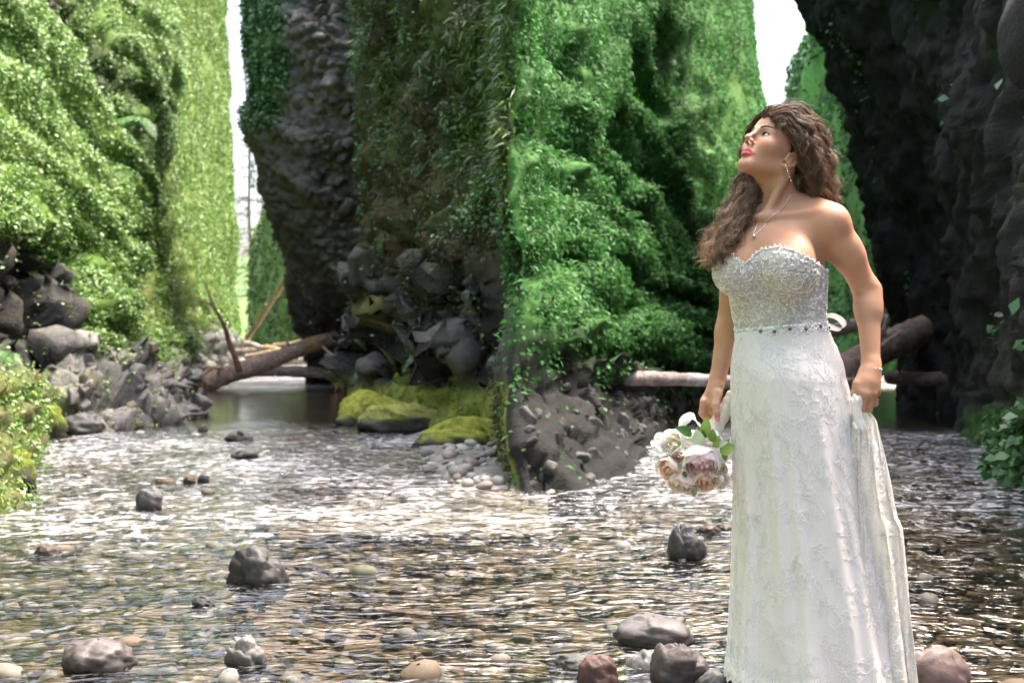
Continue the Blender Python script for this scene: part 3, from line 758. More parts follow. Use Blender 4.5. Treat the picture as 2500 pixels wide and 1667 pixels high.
boulder(444, 474, 1162, 1184, BRN, 'small brown stone just left of a round dark stone', seed=6)
boulder(376, 424, 1168, 1184, (0.2, 0.12, 0.06), 'flat tan brown stone at the left end of a row of small stones', seed=7)
boulder(546, 612, 1050, 1080, DK, 'low dark stone in the far left riffle just before the pool', seed=8, rough=0.3, col2=(0.07, 0.08, 0.04), angular=0.3)
boulder(563, 622, 1098, 1120, (0.12, 0.115, 0.11), 'long flat grey stone with a dark right end below the low dark stone', seed=9, rough=0.2, angular=0.3)
boulder(464, 514, 1458, 1478, DK, 'small dark pointed stone barely above the water beside the large dark rock', seed=10, angular=0.4)
boulder(482, 504, 1036, 1058, (0.1, 0.09, 0.08), 'small upright brown stone at the lip of the far pool', seed=11, angular=0.4)
boulder(80, 140, 1330, 1360, BRN, 'low brown stone in the shallows near the left edge', seed=12)
boulder(1632, 1720, 1282, 1366, (0.06, 0.06, 0.066), 'dark blocky rock standing in bright water beyond the bouquet', seed=13, rough=0.22, angular=0.35)
boulder(1505, 1697, 1512, 1582, (0.15, 0.135, 0.135), 'long rounded grey boulder left of the dress', seed=14, rough=0.14)
boulder(1533, 1640, 1592, 1662, (0.2, 0.195, 0.19), 'light grey boulder behind a dark purple brown one', seed=15, rough=0.2, Yd=3.82)
boulder(1595, 1732, 1578, 1690, (0.10, 0.078, 0.075), 'dark purple brown boulder leaning at the foot of the dress', seed=16, rough=0.24, angular=0.3, Yd=3.55)
boulder(1412, 1512, 1600, 1690, RED, 'reddish brown round stone at the bottom edge', seed=17, Yd=3.55)
boulder(1360, 1480, 1600, 1632, PALE, 'pale flat stone just under the surface behind the reddish stone', seed=18)
boulder(2215, 2385, 1588, 1700, (0.25, 0.17, 0.155), 'pinkish speckled boulder right of the dress hem', seed=19, rough=0.13, Yd=3.6)
boulder(1700, 1800, 1640, 1700, PALE, 'pale flat stone under the left edge of the dress hem', seed=20, Yd=3.45)
boulder(1790, 2080, 1690, 1800, (0.15, 0.15, 0.15), 'broad flat stone the woman stands on', seed=22, Yd=3.15, rough=0.08, depth=1.0, dark_wet=False)
boulder(1705, 1760, 1283, 1306, BRN, 'brown stone half hidden by the dress in bright water', seed=23)
boulder(1748, 1800, 1278, 1300, (0.1, 0.07, 0.04), 'small brown stone touching the left side of the dress', seed=24)
# mossy boulders along the foot of the walls
boulder(815, 985, 952, 1038, (0.10, 0.10, 0.09), 'yellow mossed boulder at the edge of the far pool under the right wall', 'mossy_boulder', 25, top_moss=MO, depth=0.9)
boulder(870, 1070, 985, 1056, (0.10, 0.10, 0.09), 'low moss-covered boulder second from the far pool', 'mossy_boulder', 26, top_moss=(0.33, 0.34, 0.10), depth=0.8)
boulder(955, 1085, 930, 1040, (0.08, 0.08, 0.07), 'rounded dark green mossy boulder against the right wall', 'mossy_boulder', 27, top_moss=MO2, depth=0.8, Yd=15.2, rough=0.25)
boulder(1010, 1262, 1018, 1092, (0.10, 0.10, 0.09), 'broad bright mossy boulder above the gravel bank', 'mossy_boulder', 28, top_moss=MO, depth=0.7)
boulder(1120, 1250, 945, 1070, (0.06, 0.06, 0.05), 'lumpy mossy boulder beside the ridge corner', 'mossy_boulder', 29, top_moss=MO2, depth=0.6, Yd=12.6, rough=0.4)
boulder(-60, 70, 1090, 1200, (0.09, 0.09, 0.07), 'moss and leaf covered boulder at the left edge of the stream', 'mossy_boulder', 30, top_moss=MO2, depth=0.8, rough=0.3)
boulder(20, 150, 985, 1075, (0.08, 0.08, 0.06), 'mossy boulder behind the one at the left edge', 'mossy_boulder', 34, top_moss=MO2, depth=0.8, rough=0.3)
boulder(130, 240, 1010, 1062, (0.09, 0.09, 0.085), 'dark wet boulder at the foot of the left rock slope', 'boulder', 35, depth=0.8, rough=0.35, angular=0.3)
boulder(380, 490, 985, 1022, (0.10, 0.10, 0.095), 'wet grey boulder at the tip of the left rock slope', 'boulder', 36, depth=0.8, rough=0.35, angular=0.3)
boulder(270, 340, 1010, 1048, (0.08, 0.085, 0.05), 'greenish boulder at the waterline below the left rock slope', 'boulder', 37, depth=0.9, rough=0.3)

# gravel bank below the broad mossy boulder
gx = np.linspace(-1.3, 0.25, 50); gy = np.linspace(7.2, 13.2, 90); X, Yg = np.meshgrid(gx, gy, indexing='ij'); V = np.stack([X.ravel(), Yg.ravel(), 0 * X.ravel()], -1)
ppx = 1250 + V[:, 0] / V[:, 1] * FPX; ppy = 833.5 + 1.1 / V[:, 1] * FPX
inb = smooth(-90, 40, (ppx - 1010) - 0.9 * (ppy - 1085)) * (1 - smooth(1180, 1250, ppy))
V[:, 2] = -0.12 + 0.16 * inb + 0.015 * fbm(V * 5, 3)
bank = obj('gravel_bank', mesh_from('gravel_bank', V, grid_faces(50, 90), mix3((0.12, 0.11, 0.10), (0.2, 0.19, 0.17), smooth(-0.3, 0.3, fbm(V * 6, 3)))), M_STONE, kind='structure')
def pebble_mesh(seed, col):
    r = np.random.default_rng(seed); V_, F_, _ = uv_sphere0(9, 7)
    V_ = V_ * (1, 0.75, 0.5); V_ = V_ * (1 + 0.16 * fbm(V_ * 1.6 + seed * 5, 2))[:, None]
    me = mesh_from('pebble', V_, F_, np.tile(col, (len(V_), 1)) * (1 + 0.2 * fbm(V_ * 3 + seed, 2))[:, None]); me.materials.append(M_STONE); return me
def uv_sphere0(nu, nv):
    u = np.arange(nu) * 2 * PI / nu; v = np.linspace(0.08, PI - 0.08, nv)
    S = np.stack([np.cos(u)[:, None] * np.sin(v), np.sin(u)[:, None] * np.sin(v), np.ones((nu, 1)) * np.cos(v)], -1).reshape(-1, 3)
    return S, grid_faces(nu, nv, True), None
PCOL = [PALE, (0.32, 0.31, 0.295), GY, (0.2, 0.175, 0.145), (0.26, 0.24, 0.215), (0.14, 0.14, 0.14), (0.18, 0.14, 0.11), (0.35, 0.34, 0.33)]
PEB = [pebble_mesh(i, PCOL[i % 8]) for i in range(16)]
w_ = (inb ** 2) / (gy[None, :] ** 0 * np.ones((50, 1))).ravel(); w_ /= w_.sum()
r9 = np.random.default_rng(99)
for k in r9.choice(len(V), 240, p=w_):
    o = bpy.data.objects.new('pebble', PEB[int(r9.integers(16))]); COL.objects.link(o); o.parent = bank
    s = 0.025 + 0.075 * r9.random() ** 2.5
    o.location = V[k] + np.array([r9.normal() * 0.02, r9.normal() * 0.05, s * 0.2]); o.rotation_euler = (r9.normal() * 0.25, r9.normal() * 0.25, r9.random() * 6.3); o.scale = (s, s, s * (0.8 + 0.5 * r9.random()))
# pebbles of the stream bed: the larger ones singly, the rest joined
S0, F0, _ = uv_sphere0(7, 5)
parts = []
PB = [(0.10, 0.072, 0.045), (0.07, 0.065, 0.055), (0.13, 0.11, 0.09), (0.05, 0.045, 0.03), (0.10, 0.068, 0.042), (0.065, 0.068, 0.04), (0.16, 0.15, 0.135)]
for i in range(2200):
    Y_ = 3.3 * (14 / 3.3) ** r9.random(); x_ = r9.uniform(-0.47, 0.47) * Y_
    s = 0.025 + 0.055 * r9.random() ** 2
    V_ = S0 * (s, s * 0.8, s * 0.55) * (1 + 0.15 * r9.normal(size=(len(S0), 1)) * 0.5)
    a = r9.random() * 6.3; ca, sa = math.cos(a), math.sin(a)
    V_ = V_ @ np.array([[ca, sa, 0], [-sa, ca, 0], [0, 0, 1]]) + (x_, Y_, -0.20 + 0.06 * r9.random())
    parts.append((V_, F0, np.tile(np.asarray(PB[int(r9.integers(7))]) * (0.7 + 0.6 * r9.random()), (len(V_), 1))))
V_, F_, C_ = quads_join(parts)
obj('small_pebbles', mesh_from('small_pebbles', V_, F_, C_), M_STONE, bed, kind='stuff')
PEB2 = [pebble_mesh(40 + i, PB[i % 7]) for i in range(14)]
for i in range(80):
    Y_ = 3.5 * (13 / 3.5) ** r9.random(); x_ = r9.uniform(-0.45, 0.45) * Y_
    if 0.5 < x_ < 1.25 and Y_ < 3.9: continue
    s = 0.03 + 0.05 * r9.random() ** 2
    o = bpy.data.objects.new('pebble', PEB2[int(r9.integers(14))]); COL.objects.link(o); o.parent = bed
    o.location = (x_, Y_, -0.03 + 0.035 * r9.random()); o.rotation_euler = (r9.normal() * 0.2, r9.normal() * 0.2, r9.random() * 6.3); o.scale = (s, s, s * (0.9 + 0.5 * r9.random()))

# ------------------------------------------------------------------ fallen trees and driftwood
BK = (0.115, 0.075, 0.05); BK2 = (0.20, 0.14, 0.10); WOOD = (0.34, 0.21, 0.09); GWOOD = (0.27, 0.235, 0.20)
def log(name, label, A_, B_, ra, rb, c1=BK, c2=BK2, bare=(), seed=0, sag=0.0, stubs=4, seg=18, roots=0, wood=WOOD, group=None):
    A_ = at(*A_); B_ = at(*B_); n = 60
    t = np.linspace(0, 1, n); L_ = np.linalg.norm(B_ - A_)
    P_ = A_ + np.outer(t, B_ - A_); P_[:, 2] += -sag * 4 * t * (1 - t) + 0.02 * ra / 0.2 * np.sin(t * 9 + seed)
    rad = ra + (rb - ra) * t
    r = np.random.default_rng(seed + 500)
    rad = rad * (1 + 0.06 * np.sin(t * 17 + seed) + 0.04 * r.normal(size=n))
    root = empty(name, tuple(A_), label, 'log', group)
    V_, F_, _ = tube(P_, rad, seg)
    base = V_ - A_
    bn = fbm(np.stack([V_ @ unit(B_ - A_) * 1.5, V_[:, 2] * 14, V_[:, 1] * 14 + V_[:, 0] * 6], -1), 3)
    ring = V_[:n * seg].reshape(n, seg, 3); dirn = unit(ring - P_[:, None])
    V_[:n * seg] += (dirn * (0.05 * ra * bn[:n * seg].reshape(n, seg))[..., None] * 2).reshape(-1, 3)
    C_ = mix3(c1, c2, smooth(-0.25, 0.45, bn))
    tv = np.concatenate([np.repeat(t, seg), [0, 1]])
    for (b0, b1) in bare: C_ = mix3(C_, wood, smooth(b0 - 0.02, b0 + 0.01, tv + 0.03 * bn) * (1 - smooth(b1 - 0.01, b1 + 0.02, tv + 0.03 * bn)) * 0.95)
    C_[-2:] = wood
    obj('trunk', mesh_from('trunk', V_ - A_, F_, C_), M_BARK, root)
    ax = unit(B_ - A_)
    for i in range(stubs):
        tt = r.uniform(0.08, 0.9); p = A_ + (B_ - A_) * tt; d = unit(r.normal(size=3) * (1, 0.8, 1) + (0, -0.6, 0.5)); d = unit(d - ax * (d @ ax) * 0.7)
        l = ra * (1.3 + 1.5 * r.random()); V_, F_, C_ = tube(np.array([p, p + d * l * 0.6, p + d * l + ax * 0.1 * l]), [ra * 0.2, ra * 0.15, ra * 0.07], 6, col=c2)
        obj('branch_stub', mesh_from('branch_stub', V_ - A_, F_, C_), M_BARK, root)
    for i in range(roots):
        d = unit(-ax * (0.9 + 0.4 * r.random()) + r.normal(size=3) * (0.35, 0.5, 0.4)); l = ra * (2.0 + 3.0 * r.random()); p = A_ + r.normal(size=3) * ra * 0.35 + ax * ra
        pts = catmull(np.array([p, p + d * l * 0.4 + r.normal(size=3) * ra * 0.2, p + d * l * 0.75 + (0, 0, -0.15 * l), p + d * l + (0, 0, -0.1 * l) + r.normal(size=3) * ra * 0.4]), [5] * 3)
        V_, F_, C_ = tube(pts, np.linspace(ra * 0.22, ra * 0.05, len(pts)), 6, col=(0.26, 0.145, 0.075))
        obj('root', mesh_from('root', V_ - A_, F_, C_), M_BARK, root)
    return root
log('fallen_log', 'thick brown log slanting up out of the far pool with splintered roots', (492, 938, 25.6), (822, 822, 27.6), 0.235, 0.175, (0.25, 0.17, 0.125), (0.45, 0.33, 0.25), [(0.74, 0.83)], 1, stubs=6, roots=14, seg=22)
log('fallen_log', 'straight log lying level behind the thick slanting log', (412, 902, 30.5), (868, 912, 29.0), 0.15, 0.14, (0.22, 0.16, 0.12), (0.36, 0.28, 0.22), [], 2, stubs=3)
log('fallen_log', 'long dark log spanning the stream furthest up the left gorge', (566, 860, 50), (740, 856, 50), 0.19, 0.16, (0.12, 0.095, 0.08), (0.25, 0.2, 0.17), [(0.4, 0.5)], 3, stubs=3)
log('fallen_log', 'broken yellow log lying across the furthest log', (650, 848, 49), (742, 872, 47), 0.15, 0.10, (0.2, 0.13, 0.07), WOOD, [(0.0, 0.5)], 4, stubs=3)
log('fallen_log', 'pale bleached log on top of the far log jam', (598, 838, 51), (650, 852, 49.5), 0.15, 0.12, GWOOD, (0.36, 0.32, 0.27), [], 5, stubs=2)
log('fallen_log', 'grey log at the water just behind the slanting log', (580, 886, 40), (770, 882, 38), 0.12, 0.11, GWOOD, (0.3, 0.27, 0.24), [], 6, stubs=2)
log('fallen_log', 'slim pale log propped against the right side of the far jam', (668, 846, 50), (738, 836, 49), 0.13, 0.11, (0.24, 0.18, 0.11), (0.36, 0.29, 0.2), [], 12, stubs=2)
log('fallen_log', 'thin pale log crossing behind the slanting log at mid height', (600, 872, 44), (790, 838, 43), 0.12, 0.10, (0.26, 0.2, 0.14), (0.4, 0.32, 0.24), [], 16, stubs=3)
log('fallen_log', 'short brown log lying under the far log jam', (640, 880, 42), (760, 868, 42), 0.11, 0.10, (0.2, 0.14, 0.09), (0.33, 0.24, 0.17), [], 17, stubs=2)
log('leaning_trunk', 'thin bare trunk leaning steeply up to the right in the far left gorge', (588, 852, 54), (706, 672, 50), 0.135, 0.10, (0.16, 0.12, 0.075), (0.27, 0.21, 0.13), [], 7, stubs=6)
log('driftwood_pole', 'thin pale pole propped against the mossy rocks right of the slanting log', (868, 925, 21.5), (788, 846, 25.5), 0.045, 0.035, (0.22, 0.16, 0.09), (0.3, 0.23, 0.14), [], 8, stubs=1, seg=8)
log('driftwood_stump', 'short broken driftwood stump at the end of the level log', (822, 938, 25.0), (812, 905, 25.6), 0.10, 0.05, (0.2, 0.13, 0.08), (0.32, 0.22, 0.14), [], 9, stubs=3, seg=10, roots=6)
log('fallen_log', 'large log with a yellow patch rising behind the right arm', (1880, 1000, 15.5), (2400, 728, 20), 0.26, 0.21, (0.22, 0.15, 0.12), (0.38, 0.28, 0.23), [(0.66, 0.80)], 10, stubs=4, seg=22)
log('fallen_log', 'pale pinkish log above the large log behind the right elbow', (2020, 808, 23), (2250, 764, 22), 0.14, 0.12, (0.36, 0.27, 0.23), (0.48, 0.38, 0.33), [], 11, stubs=2)
log('fallen_log', 'level light brown log reaching from the bank behind the woman\'s right hand', (1530, 924, 12.4), (2120, 938, 16.6), 0.078, 0.085, (0.24, 0.19, 0.17), (0.38, 0.33, 0.31), [(0.2, 0.34)], 13, stubs=3, wood=(0.5, 0.47, 0.47))
log('fallen_log', 'level dark log under the large log near the right edge', (2170, 922, 18.5), (2470, 925, 16.5), 0.11, 0.10, (0.09, 0.065, 0.055), (0.17, 0.13, 0.11), [], 14, stubs=2)
log('driftwood_pole', 'grey pole slanting down to the right at the right edge', (2365, 770, 18), (2510, 915, 14.5), 0.05, 0.05, (0.13, 0.11, 0.10), (0.2, 0.18, 0.17), [], 15, stubs=1, seg=8)
# dead branch sticking up at the root end of the slanting log
def branch_thing(name, label, paths, cat='branch'):
    A_ = at(*paths[0][0][0]); root = empty(name, tuple(A_), label, cat)
    for i, (pts, r0, r1) in enumerate(paths):
        P_ = catmull(np.array([at(*p) for p in pts]), [7] * (len(pts) - 1))
        V_, F_, C_ = tube(P_, np.linspace(r0, r1, len(P_)), 8, col=(0.15, 0.075, 0.045) if i == 0 else (0.22, 0.16, 0.10), jitter=0.15, seed=i)
        obj('main_stem' if i == 0 else 'twig', mesh_from('twig', V_ - A_, F_, C_), M_BARK, root)
branch_thing('dead_branch', 'dead brown branch with curling twigs standing left of the slanting log', [
 ([(586, 908, 25.2), (572, 868, 25.2), (558, 830, 25.3), (545, 790, 25.3), (528, 760, 25.3), (515, 730, 25.4), (502, 690, 25.5)], 0.075, 0.012),
 ([(523, 752, 25.3), (505, 738, 25.2), (480, 734, 25), (450, 724, 25), (415, 738, 24.8)], 0.022, 0.008),
 ([(490, 736, 25.1), (475, 748, 25), (465, 772, 25)], 0.014, 0.005), ([(548, 795, 25.3), (556, 780, 25.2), (560, 795, 25.2), (550, 800, 25.2)], 0.02, 0.01),
 ([(550, 822, 25.3), (560, 800, 25.2), (566, 790, 25.2)], 0.015, 0.006), ([(545, 900, 25), (520, 900, 24.8), (500, 915, 24.8), (480, 935, 24.6)], 0.03, 0.015)])

# ------------------------------------------------------------------ ferns
def fern(px_, py_, Y_, length, n, label, seed, col1=(0.07, 0.19, 0.05), col2=(0.16, 0.30, 0.10), out=(0, -1, 0.1), spread=1.0):
    c = at(px_, py_, Y_); r = np.random.default_rng(seed); root = empty('fern', tuple(c), label, 'fern', 'ferns on the gorge walls')
    for k in range(n):
        a = (k / (n - 1) - 0.5) * PI * spread + r.normal() * 0.15
        d = unit(np.array([math.sin(a), -0.55, math.cos(a) * 0.75]) + np.asarray(out) * 0.35)
        L_ = length * (0.75 + 0.4 * r.random()); t = np.linspace(0, 1, 14)
        P_ = np.outer(t * L_, d); P_[:, 2] -= L_ * 0.75 * t ** 2.1
        T_ = unit(np.gradient(P_, axis=0)); side = unit(np.cross(T_, (0.1, -0.5, 1)))
        parts = []
        Vt, Ft, Ct = tube(P_, np.linspace(0.008, 0.002, 14) * length * 2, 4, col=col1, cap=False); parts.append((Vt, Ft, Ct))
        for i in range(1, 14):
            for s in (-1, 1):
                w = 0.24 * L_ * math.sin(PI * (0.12 + 0.86 * t[i])) ** 0.8
                e = unit(side[i] * s + T_[i] * 0.35) * w; wd = T_[i] * L_ * 0.034; b = P_[i]
                up = np.array([0, 0, -0.12 * w])
                Vq = np.stack([b - wd, b + e * 0.5 - wd * 0.9, b + e + up, b + e * 0.5 + wd * 0.9]); parts.append((Vq, np.array([[0, 1, 2, 3]]), np.tile(mix3([col1], col2, [r.random()])[0], (4, 1))))
        V_, F_, C_ = quads_join(parts); obj('frond', mesh_from('frond', V_, F_, C_, False), M_LEAF, root)
fern(15, 870, 11.2, 0.34, 9, 'bright green fern hanging at the left edge above the mossy boulders', 1)
fern(1020, 872, 15.4, 0.26, 9, 'pale green fern in the middle of the right-hand rock wall', 2, (0.10, 0.22, 0.10), (0.22, 0.36, 0.20))
fern(1225, 868, 12.0, 0.22, 9, 'blue green fern beside the ridge corner', 3, (0.05, 0.17, 0.08), (0.10, 0.26, 0.14))
fern(866, 832, 18.1, 0.26, 8, 'small green fern on the left side of the right-hand rock wall', 4)
fern(890, 906, 17.6, 0.25, 8, 'small fern just above the yellow mossed boulder', 5)
fern(1010, 70, 16.6, 0.32, 8, 'long fern high on the right-hand mossy wall', 6)
fern(1060, 395, 15.6, 0.3, 8, 'fern drooping from the middle of the right-hand mossy wall', 7, (0.10, 0.22, 0.08), (0.2, 0.33, 0.14))
fern(1120, 270, 14.6, 0.3, 8, 'fern near the top right of the right-hand mossy wall', 8)
fern(1130, 620, 14.2, 0.24, 8, 'fern over the dark hollow of the right-hand wall', 9, (0.05, 0.17, 0.08), (0.10, 0.26, 0.14))
fern(340, 300, 25.0, 0.7, 10, 'large fern tuft high on the left green slope', 10, (0.08, 0.22, 0.05), (0.16, 0.33, 0.10))
fern(270, 655, 19.6, 0.42, 9, 'fern on the lower left green slope above the rocks', 11, (0.10, 0.24, 0.05), (0.2, 0.36, 0.10))
fern(245, 590, 20.0, 0.42, 9, 'upper of two ferns on the lower left green slope', 12, (0.10, 0.24, 0.05), (0.2, 0.36, 0.10))

# ------------------------------------------------------------------ trees beyond the gorge, far slope
def conifer(px_, Y_, hgt, label, seed, dens=1.0, zb=0.0):
    x = (px_ - 1250) / FPX * Y_; root = empty('conifer_tree', (x, Y_, zb), label, 'tree', 'conifers beyond the gorge'); r = np.random.default_rng(seed)
    t = np.linspace(0, 1, 20); V_, F_, C_ = tube(np.stack([0.35 * np.sin(t * 5 + seed) + 0.15 * np.sin(t * 17), 0 * t, t * hgt], -1), np.linspace(0.15, 0.03, 20), 10, col=(0.09, 0.07, 0.055))
    obj('trunk', mesh_from('trunk', V_, F_, C_), M_BARK, root)
    bp_, lp = [], []
    for i in range(int(190 * dens)):
        z = hgt * (0.12 + 0.86 * r.random()); a = r.random() * 6.3; L_ = (hgt - z) * 0.22 + 0.8 + 0.6 * r.random()
        d = np.array([math.cos(a), math.sin(a), 0]); s = np.linspace(0, 1, 8)
        P_ = np.outer(s * L_, d) + np.array([0, 0, z]) + np.outer(-0.35 * L_ * s ** 1.6 + 0.1 * L_ * s, (0, 0, 1)) + r.normal(size=(8, 3)) * 0.05
        bp_.append(tube(P_, np.linspace(0.022, 0.006, 8), 4, col=(0.07, 0.055, 0.04), cap=False))
        m = 46; q = r.random(m); b = np.stack([np.interp(q, s, P_[:, k]) for k in range(3)], -1) + r.normal(size=(m, 3)) * (0.07, 0.07, 0.05)
        a_ = leaf_geo(b, np.tile(d, (m, 1)), r, 0.30, 0.28, out=0.6, droop=0.8, up=0.4); lp.append((a_[0], a_[1], np.tile((0.05, 0.10, 0.045), (4 * m, 1)) * (0.7 + 0.6 * r.random())))
    V_, F_, C_ = quads_join(bp_); o = obj('limbs', mesh_from('limbs', V_, F_, C_), M_BARK, root)
    V_, F_, C_ = quads_join(lp); obj('crown', mesh_from('crown', V_, F_, C_, False), M_LEAF, root)
conifer(606, 105, 44, 'sparse conifer seen in the left sky gap', 1, 0.8)
conifer(645, 120, 40, 'taller conifer behind the sparse one in the left sky gap', 2, 0.7)
hx = np.linspace(-120, 90, 60); hy = np.linspace(125, 260, 30); X, Yg = np.meshgrid(hx, hy, indexing='ij'); V = np.stack([X.ravel(), Yg.ravel(), 0 * X.ravel()], -1)
V[:, 2] = -1 + (Yg.ravel() - 125) * 0.16 + 2.5 * fbm(V * 0.05, 3)
obj('hill', mesh_from('hill', V, grid_faces(60, 30), mix3((0.06, 0.12, 0.03), (0.12, 0.19, 0.05), smooth(-0.3, 0.3, fbm(V * 0.2, 3)))), M_CLIFF, kind='structure')
# ------------------------------------------------------------------ the woman in the white dress
Y0 = 3.37
def B(px, py, dy=0.0): return at(px, py, Y0 + dy)
def rot_frame(yaw, pitch=0.0, roll=0.0):
    cy, sy, cp, sp = math.cos(yaw), math.sin(yaw), math.cos(pitch), math.sin(pitch)
    f = np.array([-sy * cp, -cy * cp, sp]); l = np.array([cy, -sy, 0.0]); u = np.cross(f, l)
    if roll:
        l, u = l * math.cos(roll) + u * math.sin(roll), u * math.cos(roll) - l * math.sin(roll)
    return np.stack([l, f, u])          # rows: left, forward, up

def sd_cap(P, a, b, ra, rb):
    ab = b - a; h = np.clip((P - a) @ ab / (ab @ ab + 1e-12), 0, 1)
    return np.linalg.norm(P - a - h[:, None] * ab, axis=1) - (ra + (rb - ra) * h)
def sd_ell(P, c, r, M):
    q = (P - c) @ M.T; k0 = np.linalg.norm(q / r, axis=1); k1 = np.linalg.norm(q / r ** 2, axis=1)
    return k0 * (k0 - 1) / (k1 + 1e-9)
def smin(a, b, k):
    h = np.maximum(k - np.abs(a - b), 0) / k
    return np.minimum(a, b) - h * h * k * 0.25

def cap(a, b, ra, rb, k=0.01, op='u'):
    a = np.asarray(a, float); b = np.asarray(b, float); R_ = max(ra, rb)
    return ('c', (a, b, ra, rb), np.minimum(a, b) - R_, np.maximum(a, b) + R_, k, op)
def ell(c, r, M, k=0.02, op='u'):
    c = np.asarray(c, float); r = np.asarray(r, float); e = np.sqrt((M.T ** 2 @ r ** 2))
    return ('e', (c, r, M), c - e, c + e, k, op)
def field(prims, P):
    d = np.full(len(P), 0.15)
    plo, phi = P.min(0), P.max(0)
    for typ, args, lo, hi, k, op in prims:
        if np.any(lo - k - 0.02 > phi) or np.any(hi + k + 0.02 < plo): continue
        m = np.all((P > lo - k - 0.02) & (P < hi + k + 0.02), axis=1)
        if not m.any(): continue
        Q = P[m]; v = sd_cap(Q, *args) if typ == 'c' else sd_ell(Q, *args)
        d[m] = smin(d[m], v, k) if op == 'u' else -smin(-d[m], v, k)
    return d

def surface(fn, lo, hi, h):
    """naive surface nets on a sparse grid"""
    lo = np.asarray(lo, float); B8 = 8
    nb = np.ceil((np.asarray(hi) - lo) / (h * B8)).astype(int)
    n = nb * B8 + 1
    D = np.full(n, 0.1, np.float32)
    ci = np.stack(np.meshgrid(*[np.arange(k) for k in nb], indexing='ij'), -1).reshape(-1, 3)
    cc = lo + (ci + 0.5) * B8 * h
    dc = fn(cc)
    ins = ci[dc < -B8 * h * 1.2]
    for i, j, k in ins: D[i*B8:i*B8+B8+1, j*B8:j*B8+B8+1, k*B8:k*B8+B8+1] = -0.1
    act = ci[np.abs(dc) <= B8 * h * 1.3]
    off = np.stack(np.meshgrid(*[np.arange(B8 + 1)] * 3, indexing='ij'), -1).reshape(-1, 3)
    key = (act // 3); act = act[np.lexsort((key[:, 2], key[:, 1], key[:, 0]))]
    for s in range(0, len(act), 40):
        a = act[s:s + 40]
        I = (a[:, None] * B8 + off[None]).reshape(-1, 3)
        D[I[:, 0], I[:, 1], I[:, 2]] = fn(lo + I * h)
    S = D < 0
    c8 = [S[a:n[0]-1+a, b:n[1]-1+b, c:n[2]-1+c] for a in (0, 1) for b in (0, 1) for c in (0, 1)]
    cnt = sum(x.astype(np.int8) for x in c8)
    cells = np.argwhere((cnt > 0) & (cnt < 8))
    vid = np.full(np.array(n) - 1, -1, np.int32); vid[tuple(cells.T)] = np.arange(len(cells))
    acc = np.zeros((len(cells), 3)); num = np.zeros(len(cells))
    cor = [(a, b, c) for a in (0, 1) for b in (0, 1) for c in (0, 1)]
    for p in cor:
        for ax in range(3):
            if p[ax]: continue
            q = list(p); q[ax] = 1
            A = D[cells[:, 0] + p[0], cells[:, 1] + p[1], cells[:, 2] + p[2]]; Bq = D[cells[:, 0] + q[0], cells[:, 1] + q[1], cells[:, 2] + q[2]]
            m = (A < 0) != (Bq < 0); t = np.where(m, A / (A - Bq + 1e-12), 0)
            pt = np.tile(np.array(p, float), (len(cells), 1)); pt[:, ax] += t
            acc[m] += pt[m]; num[m] += 1
    V = lo + (cells + acc / num[:, None]) * h
    F = []
    for ax in range(3):
        o1, o2 = [(1, 2), (2, 0), (0, 1)][ax]
        sl = [slice(1, -1)] * 3; sl[ax] = slice(0, -1)
        e = np.zeros(3, int); e[ax] = 1
        I = np.argwhere(S[:-1, :-1, :-1] != S[e[0]:n[0]-1+e[0], e[1]:n[1]-1+e[1], e[2]:n[2]-1+e[2]])
        I = I[(I[:, o1] > 0) & (I[:, o2] > 0)]
        d1 = np.zeros(3, int); d1[o1] = 1; d2 = np.zeros(3, int); d2[o2] = 1
        q = np.stack([vid[tuple((I - d1 - d2).T)], vid[tuple((I - d2).T)], vid[tuple(I.T)], vid[tuple((I - d1).T)]], 1)
        fl = S[tuple(I.T)]
        q[~fl] = q[~fl][:, ::-1]
        F.append(q[(q >= 0).all(1)])
    return V, np.concatenate(F)

T = rot_frame(R(32))
HD = rot_frame(R(58), R(33), R(-3))
hc = B(1893, 372)
def Hh(l, f, u): return hc + l * HD[0] + f * HD[1] + u * HD[2]
def Tl(c, l, f, u): return np.asarray(c) + l * T[0] + f * T[1] + u * T[2]

chest = B(1893, 660)
torso = [
    ell(B(1896, 665, 0.012), (0.142, 0.100, 0.20), T, 0.03),
    ell(B(1890, 585, 0.008), (0.150, 0.082, 0.105), T, 0.04),
    ell(B(1905, 795, 0.005), (0.118, 0.092, 0.14), T, 0.06),
    ell(B(1922, 930, 0.0), (0.158, 0.125, 0.17), T, 0.06),
    ell(Tl(chest, -0.076, 0.092, 0.0), (0.072, 0.070, 0.074), T, 0.035),
    ell(Tl(chest, 0.076, 0.092, 0.0), (0.073, 0.072, 0.075), T, 0.035),
    ell(Tl(chest, 0.0, 0.082, 0.05), (0.115, 0.034, 0.06), T, 0.05),
]
shL = B(2030, 546, -0.075); shR = B(1800, 566, 0.095)
nb_ = B(1903, 515, 0.035)
body = list(torso) + [
    cap(B(1985, 535, -0.04), shL, 0.045, 0.047, 0.05), cap(B(1820, 545, 0.06), shR, 0.045, 0.050, 0.05),
    cap(B(1895, 478, 0.035), B(2010, 528, -0.035), 0.036, 0.036, 0.06), cap(B(1890, 480, 0.045), B(1795, 540, 0.08), 0.034, 0.034, 0.06),
    cap(Hh(0, -0.038, -0.055), nb_, 0.0455, 0.052, 0.035),
    cap(Hh(0.055, -0.03, -0.045), B(1868, 528, -0.055), 0.012, 0.010, 0.03),
    cap(B(1868, 530, -0.063), B(2000, 518, -0.088), 0.009, 0.010, 0.016), cap(B(1852, 530, -0.053), B(1800, 535, 0.03), 0.009, 0.010, 0.016),
]
